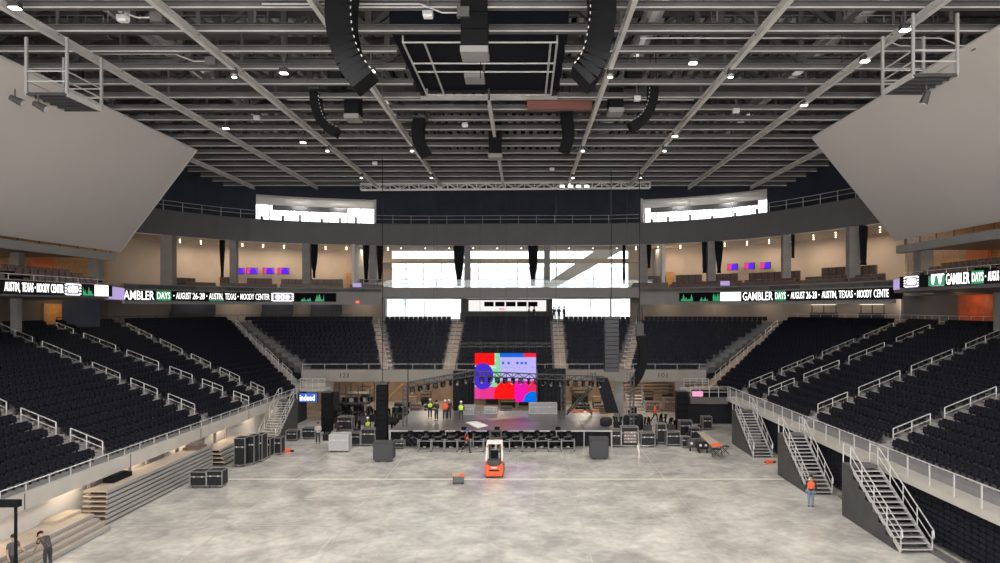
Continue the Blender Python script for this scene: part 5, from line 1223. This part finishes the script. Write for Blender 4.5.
# right tunnel: black sheet stands in for the dark opening, post beside it
tn = MB().bb(15.4, 20.5, 68.6, 68.9, 0, 2.6)
tag(tn.build('curtain_or_dark_sheet', M_blackcloth), 'black sheet standing in for the dark of the right tunnel under the corner seats', 'curtain')
tag(MB().bb(14.9, 15.15, 68.3, 68.55, 0, 3.0).build('post', M_alu), 'pale post left of the right tunnel', 'post')
trim(MB().bb(15.2, 18.6, 66.2, 66.5, 2.2, 2.82), M_steel)
rail_on([(15.2, 66.2), (18.6, 66.2)], 2.82, .95, 'short rail above the right tunnel', rails=(1.0, .5), mt=M_galv, step=.85)
tag(MB().bb(-21.9, -21.6, 66.5, 71.5, 0, 2.8).build('curtain_or_dark_sheet', M_blackcloth), 'black curtain beside the left stairs', 'curtain')
for x, lab in ((-18.3, 'black drape right of the blue lettered sign'), ):
    tag(MB().bb(x - .8, x + .3, 69.9, 70.0, 0, 2.9).build('curtain_or_dark_sheet', M_blackcloth), lab, 'curtain')
# leaning drape and yellow frames and shelves under the band
tag(MB().poly([P(596, 378, 70), P(608, 378, 70), P(619, 413, 70), P(606, 413, 70)], (0, .3, 0)).build('stage_drape', M_blackcloth), 'slanting dark drape right of the x shaped trusses', 'drape')
for a, b, w, lab in ((P(351, 401, 74), P(383, 381, 74), .7, 'long yellow beam leaning up under the left part of the band'), (P(389, 397, 76), P(402, 384, 76), .5, 'short yellow beam leaning beside the standing line array'), (P(562, 384, 74), P(562, 401, 74), .45, 'upright yellow frame right of the screen'), (P(617, 383, 73), P(616, 412, 73), .9, 'upright yellow panel right of the slanting drape')):
    tag(MB().bar(a, b, w, .15).build('yellow_beam', M_yellow), lab, 'beam')
for i in range(5):
    o = MB().bb(9.6 + i * .15, 16.0, 80.5 - i * .2, 81.5, 1.4 + i * .38, 1.46 + i * .38)
    tag(o.build('stored_plank', M_ply), 'long stored plank layer under the right part of the band, %s from the bottom' % ORD[i + 1], 'plank', 'stored planks')
for px0, px1, yt, yb, lab in ((664, 677, 398, 411, 'square case with pale rim under the right part of the band'), (646, 660, 402, 412, 'small brown case under the right part of the band'), (344, 362, 404, 418, 'dark case row under the left part of the band'), (410, 420, 404, 414, 'brown case behind the left part of the stage'), (424, 436, 405, 416, 'dark case behind the workers on the stage'), (575, 590, 404, 413, 'dark case behind the x shaped trusses'), (394, 405, 403, 416, 'dark case just right of the standing line array'), (500, 512, 407, 415, 'brown case behind the screen'), (595, 606, 405, 414, 'brown case right of the x shaped trusses')):
    road_case(px0, px1, yt, yb, 1.0, lab, M_case if 'dark' in lab else M_brown, 'stored cases backstage', z=0.0, edge=M_steel_lt)
# scaffold with horizontal bars (left)
t = thing('scaffold', 'dark scaffold with racks of gear under the left part of the band', 'scaffold', P(352, 420, 70))
for px in (334, 346, 358, 370): x = (px - VX) / F * 71; MB().tube((x, 71, 0), (x, 71, 3.4), .05, 6).build('upright', M_steel_dk, t); MB().tube((x, 73, 0), (x, 73, 3.4), .05, 6).build('upright', M_steel_dk, t)
x0, x1 = (334 - VX) / F * 71, (370 - VX) / F * 71
for z in (.7, 1.6, 2.5): MB().bb(x0, x1, 71, 73, z, z + .08).build('shelf', M_steel_dk, t)
R.seed(5)
for z in (.78, 1.68):
    for i in range(8): w = .25 + R.random() * .2; x = x0 + .3 + i * .44; tag(MB().box((x, 71.5 + R.random() * .6, z + .22), (w, .5, .4)).build('gear_box', M_black if i % 3 else M_greycase), 'small %s gear box on the %s scaffold shelf, %s from the left' % ('black' if i % 3 else 'grey', 'lower' if z < 1 else 'middle', ORD[i + 1]), 'box', 'gear on the scaffold')
# loose black lighting gear on both sides of the stage
def gear(px, yb, w, h, seed, label, group):
    R.seed(seed); p = G(px, yb); k = p.y / F; w *= k; h *= k
    t = thing('lighting_gear', label, 'stage gear', p, group)
    MB().box(p + Vector((0, .3, h * .22)), (w, .6, h * .42)).build('case', M_case if seed % 3 else M_steel_dk, t, .03)
    for i in range(3):
        a = p + Vector((w * (-.35 + .35 * i), .1 + .4 * R.random(), h * .42)); b = a + Vector((w * (R.random() - .5) * .5, -.1, h * (.3 + .3 * R.random())))
        MB().tube(a, b, w * .09, 8, 0, w * .14).build('lamp_head', M_black, t)
    MB().bar(p + Vector((-w * .5, 0, h * .45)), p + Vector((w * .5, .2, h * (.6 + .3 * R.random()))), .06, .08).build('arm', M_steel_dk, t)
    MB().tube(p + Vector((w * .3, .1, h * .4)), p + Vector((w * .2, .1, h)), .03, 5).build('pole', M_black, t)
gl = sorted([(326, 441, 7, 14), (334, 424, 9, 14), (342, 421, 9, 16), (352, 424, 9, 18), (357, 436, 8, 15), (364, 425, 9, 20), (372, 422, 8, 16), (376, 440, 7, 22), (392, 425, 8, 18), (394, 438, 8, 16), (400, 432, 9, 14), (402, 420, 9, 14), (410, 424, 7, 14), (388, 447, 8, 10)])
for i, q in enumerate(gl): gear(*q, i + 1, 'dark heap of lighting gear left of the stage, %s from the left' % ORD[i + 1], 'lighting gear left of the stage')
gr = sorted([(606, 443, 7, 12), (618, 428, 8, 14), (633, 425, 8, 18), (648, 432, 8, 15), (654, 445, 7, 14), (663, 428, 8, 14), (672, 430, 8, 12), (676, 445, 7, 10), (690, 440, 7, 14), (699, 436, 7, 12)])
for i, q in enumerate(gr): gear(*q, i + 30, 'dark heap of lighting gear right of the stage, %s from the left' % ORD[i + 1], 'lighting gear right of the stage')
for i in range(22):
    x = -9.6 + i * .62
    dup(mv, (x, 56.45 + .12 * (i % 3), 1.28 + .1 * (i % 2)), i * 2.1, 'black moving light lying before the stage lip, %s from the left' % ORD[i + 1], 'moving lights before the stage lip')
for i, (px, w) in enumerate(((340, 8), (352, 8), (364, 8), (412, 10), (426, 10), (492, 12), (508, 14), (524, 10), (580, 16), (597, 8), (648, 10), (668, 10))):
    Y = 79 + (i % 3) * 1.5; x = (px - VX) / F * Y; ww = w * Y / F; hh = 1.3 + .4 * (i % 3)
    t = thing('stacked_chairs_cart' if i % 2 else 'storage_rack', ('dark cart' if i % 2 else 'dark shelf rack') + ' stored backstage under the far seats, %s from the left' % ORD[i + 1], 'rack', (x, Y, 0), 'racks stored backstage')
    MB().bb(x - ww / 2, x + ww / 2, Y, Y + .8, .12, hh * .5).build('body', M_case, t, .03)
    for s_ in (-1, 1): MB().bar((x + s_ * ww / 2, Y, 0), (x + s_ * ww / 2, Y, hh), .07, .07).build('upright', M_steel_dk, t)
    for z in (.55, .75, .95): MB().bb(x - ww / 2, x + ww / 2, Y, Y + .7, hh * z, hh * z + .07).build('shelf', M_steel_dk if i % 3 else M_ply, t)
# stair cart backstage
t = thing('rolling_stairs', 'pale rolling stairs under the right part of the band', 'stairs', P(637, 417, 70))
for i in range(8): x0, x1 = 10.0, 11.6; MB().bb(x0, x1, 69.5 + i * .3, 69.8 + i * .3, .3 + i * .28, .36 + i * .28).build('step', M_alu, t)
for x in (9.97, 11.63): MB().bar((x, 69.5, .2), (x, 71.9, 2.6), .05, .2).build('stringer', M_alu, t); MB().tube((x, 69.5, 1.1), (x, 71.9, 3.5), .03, 6).build('handrail', M_alu, t); MB().tube((x, 71.9, 0.05), (x, 71.9, 3.5), .03, 6).build('post', M_alu, t)
# black floor speakers / wedges right of the stage corner
for i, (px, yb, w, h, lab) in enumerate(((606, 426, 12, 9, 'black curved drum case on the right front of the stage'), (626, 428, 6, 13, 'black upright bundle behind the rack'), (640, 430, 7, 16, 'tall black wrapped bundle right of the rack'))):
    p = G(px, yb, 1.33 if i == 0 else .0); k = p.y / F; z = 1.33 if i == 0 else 0
    m = MB().lathe((p.x, p.y, z), [(w * k * .3, 0), (w * k * .5, h * k * .15), (w * k * .5, h * k * .75), (w * k * .35, h * k * .95), (w * k * .1, h * k)], 14)
    tag(m.build('wrapped_bundle', M_blackcloth, None, 0, True), lab, 'bundle')
# tall stand bottom-left
t = thing('crossbar_stand', 'black pole stand with a thick crossbar beside the workers at bottom left', 'stand', G(16, 602, 0))
q = G(16, 602); MB().bb(q.x - 1.5, q.x + .15, q.y - .12, q.y + .12, 3.56, 3.82).build('crossbar', M_black, t, .02); MB().bb(q.x - .05, q.x + .03, q.y - .04, q.y + .04, 0, 3.56).build('pole', M_black, t); MB().bb(q.x - .4, q.x + .4, q.y - .3, q.y + .3, 0, .05).build('base', M_black, t)

# ================================================================= PEOPLE
def skin(name, J, E, rad, mt, parent, sub=1, root=None):
    names = list({k: 1 for e in E for k in e}); idx = {k: i for i, k in enumerate(names)}
    me = bpy.data.meshes.new(name); me.from_pydata([J[k] for k in names], [(idx[a], idx[b]) for a, b in E], [])
    o = bpy.data.objects.new('tmp_skin', me); COL.objects.link(o)
    o.modifiers.new('s', 'SKIN'); 
    if not me.skin_vertices: 
        bm = bmesh.new(); bm.from_mesh(me); bm.verts.layers.skin.verify(); bm.to_mesh(me); bm.free()
    sv = me.skin_vertices[0].data
    for k in names:
        r = rad[k]; sv[idx[k]].radius = (r, r) if not isinstance(r, tuple) else r; sv[idx[k]].use_root = (k == (root or names[0]))
    sb_ = o.modifiers.new('u', 'SUBSURF'); sb_.levels = sub; sb_.render_levels = sub
    bpy.context.view_layer.update()
    m2 = bpy.data.meshes.new_from_object(o.evaluated_get(bpy.context.evaluated_depsgraph_get()))
    bpy.data.objects.remove(o); bpy.data.meshes.remove(me); m2.name = name
    m2.materials.clear(); m2.materials.append(mt)
    for p in m2.polygons: p.use_smooth = True; p.material_index = 0
    r = bpy.data.objects.new(name, m2); COL.objects.link(r); r.parent = parent; return r
def person(loc, rz, label, shirt=M_dkcloth, legs=M_jean, vest=None, hat=None, pose=None, hair=M_hair, long=True, group=None):
    t = thing('person', label, 'person', loc, group); t.rotation_euler = (0, 0, rz)      # faces local -Y
    J = dict(pelvis=(0, 0, .95), waist=(0, 0, 1.1), chest=(0, 0, 1.32), neck=(0, -.01, 1.48), head0=(0, -.02, 1.56), head1=(0, -.03, 1.65), head2=(0, -.025, 1.72), nose=(0, -.135, 1.625),
             shL=(-.19, 0, 1.41), elL=(-.25, .03, 1.14), wrL=(-.26, -.06, .89), paL=(-.26, -.09, .81), shR=(.19, 0, 1.41), elR=(.25, .03, 1.14), wrR=(.26, -.06, .89), paR=(.26, -.09, .81),
             hiL=(-.10, 0, .90), knL=(-.11, -.03, .49), anL=(-.11, .02, .09), toL=(-.12, -.16, .035), hiR=(.10, 0, .90), knR=(.11, -.03, .49), anR=(.11, .02, .09), toR=(.12, -.16, .035), earL=(-.09, -.02, 1.64), earR=(.09, -.02, 1.64))
    if pose: J.update(pose)
    J = {k: Vector(v) for k, v in J.items()}
    rad = dict(pelvis=.12, waist=(.125, .10), chest=(.15, .11), neck=.05, head0=.065, head1=.088, head2=.07, nose=.012, earL=.012, earR=.012)
    for s in 'LR': rad.update({'sh' + s: .058, 'el' + s: .042, 'wr' + s: .028, 'pa' + s: (.036, .02), 'hi' + s: .085, 'kn' + s: .055, 'an' + s: .038, 'to' + s: .034})
    E = [('pelvis', 'waist'), ('waist', 'chest'), ('chest', 'neck'), ('neck', 'head0'), ('head0', 'head1'), ('head1', 'head2'), ('head1', 'nose'), ('head1', 'earL'), ('head1', 'earR')]
    for s in 'LR':
        E += [('chest', 'sh' + s), ('sh' + s, 'el' + s), ('el' + s, 'wr' + s), ('wr' + s, 'pa' + s), ('pelvis', 'hi' + s), ('hi' + s, 'kn' + s), ('kn' + s, 'an' + s), ('an' + s, 'to' + s)]
        d = (J['pa' + s] - J['wr' + s]).normalized(); side = d.cross(Vector((1, 0, 0))); side = side.normalized() if side.length > .1 else Vector((0, 1, 0))
        for i, (o_, L) in enumerate(((-.03, .07), (-.01, .085), (.01, .08), (.03, .062))):
            k1 = 'f%s%d' % (s, i); J[k1] = J['pa' + s] + side * o_ + d * (L * .55); J[k1 + 'b'] = J[k1] + d * L * .4 + Vector((0, -.012, 0)); rad[k1] = .0095; rad[k1 + 'b'] = .008; E += [('pa' + s, k1), (k1, k1 + 'b')]
        J['th' + s] = J['wr' + s] + d * .05 - side * .055; J['th' + s + 'b'] = J['th' + s] + d * .035; rad['th' + s] = .0105; rad['th' + s + 'b'] = .009; E += [('wr' + s, 'th' + s), ('th' + s, 'th' + s + 'b')]
    skin('body', J, E, rad, M_skin, t, 1, 'pelvis')
    g = {k: ((v[0] * 1.14 + .014, v[1] * 1.14 + .014) if isinstance(v, tuple) else v * 1.16 + .014) for k, v in rad.items()}
    # trousers
    E2 = [('waist0', 'pelvis')]; J['waist0'] = J['pelvis'].lerp(J['waist'], .6); g['waist0'] = .14; g['pelvis'] = (.155, .135)
    for s in 'LR': J['hem' + s] = J['kn' + s].lerp(J['an' + s], .93); g['hem' + s] = .062; E2 += [('pelvis', 'hi' + s), ('hi' + s, 'kn' + s), ('kn' + s, 'hem' + s)]
    g['chest'] = (.195, .15); g['waist'] = (.16, .13); g['shL'] = g['shR'] = .085
    g['knL'] = g['knR'] = .075; g['hiL'] = g['hiR'] = .10
    skin('trousers', J, E2, g, legs, t, 1, 'pelvis')
    J['shem'] = J['pelvis'] + (J['pelvis'] - J['waist']) * .35; g['shem'] = (.18, .155); E3 = [('shem', 'pelvis'), ('pelvis', 'waist'), ('waist', 'chest'), ('chest', 'collar')]; J['collar'] = J['chest'].lerp(J['neck'], .75); g['collar'] = .088; g['pelvis'] = (.17, .15)
    for s in 'LR':
        e = 'cu' + s; J[e] = J['el' + s].lerp(J['wr' + s], .92) if long else J['sh' + s].lerp(J['el' + s], .75); g[e] = .042 if long else .062
        E3 += [('chest', 'sh' + s)] + ([('sh' + s, 'el' + s), ('el' + s, e)] if long else [('sh' + s, e)])
    skin('shirt', J, E3, g, shirt, t, 1, 'chest')
    if vest:
        gv = {k: ((v[0] * 1.12 + .01, v[1] * 1.12 + .01) if isinstance(v, tuple) else v * 1.12 + .01) for k, v in g.items()}; gv['v0'] = .14
        J['v0'] = J['pelvis'].lerp(J['waist'], .3); J['vL'] = J['chest'].lerp(J['shL'], .75); J['vR'] = J['chest'].lerp(J['shR'], .75); J['vL'] = J['shL'] * 1.0; J['vR'] = J['shR'] * 1.0; gv['vL'] = gv['vR'] = .092; gv['chest'] = (.23, .17); gv['waist'] = (.195, .16); gv['v0'] = .19; J['vC'] = J['chest'].lerp(J['neck'], .5); gv['vC'] = .10
        skin('safety_vest', J, [('v0', 'waist'), ('waist', 'chest'), ('chest', 'vL'), ('chest', 'vR'), ('chest', 'vC')], gv, vest, t, 1, 'chest')
        w = J['waist'].lerp(J['chest'], .3); MB().lathe(w - Vector(loc) * 0, [(.165, -.025), (.165, .025)], 14)
    for s in 'LR':
        a, b = J['an' + s], J['to' + s]; skin('shoe', {'a': a + Vector((0, .05, -.035)), 'b': (a + b) / 2 + Vector((0, 0, -.01)), 'c': b + Vector((0, 0, .005))}, [('a', 'b'), ('b', 'c')], {'a': .045, 'b': .05, 'c': .042}, M_rubber, t, 1)
    h = J['head2']; hd = h - J['head1']; up = (J['head2'] - J['head0']).normalized()
    c = J['head1'] + up * .035
    def cap(r, m, nm, brim=False):
        mb = MB(); prof = [(r * 1.02, -.01), (r, .04), (r * .8, .085), (r * .4, .11), (.005, .116)]
        rot = Vector((0, 0, 1)).rotation_difference(up).to_matrix(); n = 14; vs = []
        for rr, z in prof:
            for k_ in range(n): a = 2 * PI * k_ / n; vs.append(c + rot @ Vector((math.cos(a) * rr, math.sin(a) * rr * 1.12 + .012, z)))
        fs = [(j * n + q, j * n + (q + 1) % n, (j + 1) * n + (q + 1) % n, (j + 1) * n + q) for j in range(len(prof) - 1) for q in range(n)] + [tuple(range(n - 1, -1, -1))]
        mb.add(vs, fs)
        if brim: mb.box(c + rot @ Vector((0, -.13, .0)), (.16, .12, .015), 0, 0, rot)
        mb_o = bpy.data.meshes.new(nm); mb_o.from_pydata(mb.v, [], mb.f); mb_o.materials.append(m); o = bpy.data.objects.new(nm, mb_o); COL.objects.link(o); o.parent = t
        for p in mb_o.polygons: p.use_smooth = True
    cap(.098, hair, 'hair'); 
    if hat: cap(.113, hat, 'hard_hat' if hat in (M_hat, M_bluehat) else 'cap', True)
    fw = (J['nose'] - J['head1']); fw = (fw - up * fw.dot(up)).normalized(); eo = MB()
    for s in (-1, 1):
        q = J['head1'] + fw * .068 + Vector((s * .03, 0, 0)) + up * .012 ; eo.box(q, (.022, .012, .012))
    me = bpy.data.meshes.new('eyes'); me.from_pydata(eo.v, [], eo.f); me.materials.append(M_hair); o = bpy.data.objects.new('eyes', me); COL.objects.link(o); o.parent = t
    mo = MB().box(J['head1'] + fw * .066 - up * .045, (.04, .012, .01)); me = bpy.data.meshes.new('mouth'); me.from_pydata(mo.v, [], mo.f); me.materials.append(mat('lips', (.35, .12, .10), .6)); o = bpy.data.objects.new('mouth', me); COL.objects.link(o); o.parent = t
    return t
WALK = dict(knL=(-.10, -.22, .52), anL=(-.10, -.20, .10), toL=(-.11, -.38, .05), knR=(.11, .12, .50), anR=(.11, .38, .16), toR=(.12, .30, .05), elL=(-.26, .14, 1.16), wrL=(-.26, .08, .93), paL=(-.26, .05, .85), elR=(.26, -.08, 1.15), wrR=(.24, -.28, 1.02), paR=(.23, -.35, .98))
BEND = dict(waist=(0, -.06, 1.08), chest=(0, -.24, 1.24), neck=(0, -.36, 1.34), head0=(0, -.42, 1.38), head1=(0, -.48, 1.43), head2=(0, -.51, 1.49), nose=(0, -.56, 1.36), earL=(-.09, -.46, 1.42), earR=(.09, -.46, 1.42),
            shL=(-.18, -.30, 1.30), elL=(-.22, -.38, 1.02), wrL=(-.20, -.52, .82), paL=(-.19, -.57, .76), shR=(.18, -.30, 1.30), elR=(.22, -.40, 1.02), wrR=(.20, -.54, .82), paR=(.19, -.60, .76))
FOLD = dict(elL=(-.24, .0, 1.15), wrL=(-.08, -.20, 1.14), paL=(0, -.22, 1.14), elR=(.24, .0, 1.15), wrR=(.10, -.2, 1.1), paR=(.02, -.23, 1.1))
M_plaid = mat('plaid_shirt', (.06, .05, .05), .9, 0, .8, 9.0)
def at_floor(px, py, z=0): return tuple(G(px, py, z))
person(at_floor(811, 507), PI * .9, 'person in an orange safety vest and jeans walking at the foot of the right stairs', M_dkcloth, M_jean, M_hivis, None, dict(knL=(-.10, -.10, .50), anL=(-.10, -.02, .09), toL=(-.11, -.2, .04)))
person(at_floor(466.5, 453), PI / 2 + .2, 'person in orange vest and blue hard hat walking left across the floor', M_dkcloth, M_dkcloth, M_hivis, M_bluehat, WALK)
person(at_floor(318, 444), .4, 'person in a pale jacket standing left of the pale crate', M_ltcloth, M_dkcloth, None, None, FOLD)
person((G(48, 570).x, G(48, 570).y, 0), -PI / 2 - .4, 'person in a dark checked shirt and cap bending over the low platform stack', M_plaid, M_dkcloth, None, M_black, BEND, long=False)
person((G(13, 578).x, G(13, 578).y, 0), PI / 2 - .2, 'person in a grey shirt standing beside the crossbar stand at bottom left', mat('grey_shirt', (.09, .09, .10), .9), M_dkcloth, None, None, dict(elR=(.26, -.1, 1.16), wrR=(.2, -.36, 1.08), paR=(.18, -.44, 1.06)), long=False)
zs = 1.33
person(at_floor(430, 419, zs), .3, 'person in a lime vest and white helmet, leftmost of the group on stage', M_dkcloth, M_dkcloth, M_lime, M_hat)
person(at_floor(436.5, 421, zs), -.5, 'person in dark clothes and cap in the middle of the stage group', M_dkcloth, M_dkcloth, None, M_black, FOLD)
person(at_floor(445, 420.5, zs), .2, 'person in an orange vest and white hard hat on the stage, right in the group', M_hivis, M_dkcloth, M_hivis, M_hat, FOLD)
person(at_floor(449, 420, zs), .1, 'person in dark clothes half behind the orange vested one on stage', M_dkcloth, M_dkcloth, None, M_hat)
person(at_floor(461, 422, zs), PI, 'person in a lime vest standing alone on the stage before a grey case', M_dkcloth, M_dkcloth, M_lime, M_hat)
person(at_floor(655, 422, 0), PI / 2, 'person in an orange red top behind the cases right of the stage', M_hivis, M_dkcloth, None, None, WALK)
person(at_floor(367.5, 438, .0), .6, 'person in a lime vest and white hard hat behind the equipment rack', M_dkcloth, M_dkcloth, M_lime, M_hat)
CR = dict(pelvis=(0, .1, .42), waist=(0, .05, .58), chest=(0, -.06, .80), neck=(0, -.12, .95), head0=(0, -.15, 1.02), head1=(0, -.18, 1.11), head2=(0, -.18, 1.18), nose=(0, -.28, 1.09), earL=(-.09, -.17, 1.1), earR=(.09, -.17, 1.1),
          shL=(-.18, -.06, .88), shR=(.18, -.06, .88), elL=(-.22, -.25, .68), wrL=(-.12, -.42, .6), paL=(-.1, -.48, .58), elR=(.22, -.25, .68), wrR=(.12, -.42, .6), paR=(.1, -.48, .58), hiL=(-.1, .06, .42), hiR=(.1, .06, .42), knL=(-.16, -.32, .5), knR=(.16, -.32, .5), anL=(-.13, -.1, .09), anR=(.13, -.1, .09), toL=(-.14, -.27, .035), toR=(.14, -.27, .035))
person(at_floor(336.5, 432.5, 0), 1.2, 'person in dark clothes crouching behind the pale crate', M_dkcloth, M_dkcloth, None, None, CR)
for i, (px, lab) in enumerate(((554, 'dark silhouetted person at the lower right bright window, leftmost'), (559, 'second silhouetted person at the lower right window'), (564, 'dark silhouetted person at the lower right bright window, third from left'), (529, 'dark silhouetted person at the kiosk counter, left of two'), (534, 'dark silhouetted person at the kiosk counter, right of two'))):
    person(((px - VX) / F * 87, 87 + .3 * (i % 2), 9.4), .5 * i, lab, M_dkcloth, M_dkcloth, None, None, FOLD if i % 2 else None)

# ================================================================= LIGHT
def lamp(kind, loc, power, col=(1, 1, 1), size=1.0, rot=(0, 0, 0), angle=2.6, sy=None):
    l = bpy.data.lights.new('house_or_fill_light', kind); l.energy = power; l.color = col
    if kind == 'AREA': l.size = size; l.shape = 'RECTANGLE' if sy else 'DISK'
    if sy: l.size_y = sy
    if kind == 'SPOT': l.spot_size = angle; l.spot_blend = .5; l.shadow_soft_size = size
    if kind == 'POINT': l.shadow_soft_size = size
    o = bpy.data.objects.new('house_or_fill_light', l); COL.objects.link(o); o.location = loc; o.rotation_euler = rot; return o
HL = thing('high_bay_lamp', 'round high bay lamp between the roof beams, row one from the camera, left', 'ceiling light', (0, 0, 0), 'high bay lamps')
MB().lathe((0, 0, .12), [(.18, 0), (.2, .05), (.14, .3), (.06, .36)], 14).build('reflector', M_steel_dk, HL); MB().lathe((0, 0, -.01), [(.13, 0), (.13, .02)], 14).build('lens', E_lamp, HL); MB().tube((0, 0, .3), (0, 0, .42), .03, 5).build('stem', M_steel, HL)
first = True
for i, y in enumerate((10, 24, 36, 53, 64)):
    for j, x in enumerate((-14.5, -8.3, 4.25, 10.25)):
        lamp('SPOT', (x, y, 22.5), 2300, (1, .97, .93), .5, angle=2.6)
        if i >= 2:
            lab = 'round high bay lamp between the roof beams, row %s from the camera, %s from left' % (numw[i - 1], ORD[j + 1])
            if first: HL.location = (x, y, 22.5); HL['label'] = lab; first = False
            else: dup(HL, (x, y, 22.5), 0, lab)
for x in (-22, -11.5, 7.5, 19):
    for y in (26, 38.5, 51, 63.5): lamp('POINT', (x, y, 26.6), 150 if y < 45 else 60, (1, .97, .93), .4)  # added fill points without fixtures, brightening the roof steel like floodlight spill
# suites and concourse
for s, a, b in ((1, 175, 385), (2, 640, 880)):
    for i in range(5):
        px = a + (b - a) * (i + .5) / 5; p = at_px(offset(FP, 4.0), px); lamp('AREA', (p.x, p.y, 18.3), 135, (1, .79, .60), 3.0)
        q = at_px(offset(FP, 5.0), px); lamp('AREA', (q.x, q.y, 12.7), 50, (1, .80, .60), 2.0)
for y in (42, 50, 58, 67): lamp('AREA', (-40.5, y, 15.1), 130, (1, .74, .46), 1.5); lamp('AREA', (36.5, y, 15.6), 130, (1, .74, .46), 1.5)
lamp('POINT', (-42, 67, 11.2), 50, (1, .7, .4), .3); lamp('POINT', (37.5, 62.5, 11.5), 60, (1, .6, .3), .3); lamp('POINT', (36, 70, 11.5), 50, (1, .85, .7), .3)
# warm strip lights under the left band
for i in range(7):
    y = 30 + i * 6; t = thing('strip_light', 'warm strip light under the left concrete band, %s from the camera' % ORD[i + 1], 'light', (-22.8, y, 2.2), 'strip lights under the left band')
    MB().bb(-22.88, -22.72, y - 1.2, y + 1.2, 2.22, 2.29).build('housing', M_white, t); MB().bb(-22.87, -22.73, y - 1.15, y + 1.15, 2.2, 2.22).build('tube', E_warm, t)
    lamp('AREA', (-22.8, y, 2.18), 15, (1, .78, .55), .3, sy=2.2)
for i, x in enumerate((-17, -10, 6.5, 12.5)):
    for y in (75.5, 81.5):
        lamp('AREA', (x, y, 4.3), 110, (1, .80, .60), 2.0)
        tag(MB().bb(x - 1.0, x + 1.0, y - .12, y + .12, 4.35, 4.42).build('strip_light', E_warm), 'warm strip light backstage under the far seats, %s from left in the %s row' % (ORD[i + 1], 'front' if y < 78 else 'rear'), 'light')
lamp('AREA', (-3, 78, 4.3), 90, (1, .8, .6), 2)
# rooms behind the upper openings
for a in (300, 340, 680, 730): p = at_px(offset(FP, 9), a); lamp('AREA', (p.x, p.y, 24.6), 260, (1, .98, .95), 2.0)
# atrium behind the central windows
w = bpy.data.worlds.new('sky'); SC.world = w; w.use_nodes = True; bg = w.node_tree.nodes['Background']; bg.inputs[0].default_value = (1.0, .985, .96, 1); bg.inputs[1].default_value = 4.0
SC.view_settings.view_transform = 'Standard'; SC.view_settings.look = 'None'; SC.view_settings.gamma = 1; SC.view_settings.exposure = 0.06; SC.view_settings.use_curve_mapping = False
# ================================================================= CAMERA
cam = bpy.data.cameras.new('camera'); co = bpy.data.objects.new('camera', cam); COL.objects.link(co)
co.location = (0, 0, HC); co.rotation_euler = (PI / 2, 0, 0); cam.sensor_width = 36; cam.lens = F / 1000 * 36; cam.shift_x = -(VX - 500) / 1000; cam.shift_y = (VY - 281.5) / 1000; cam.clip_end = 600
SC.camera = co
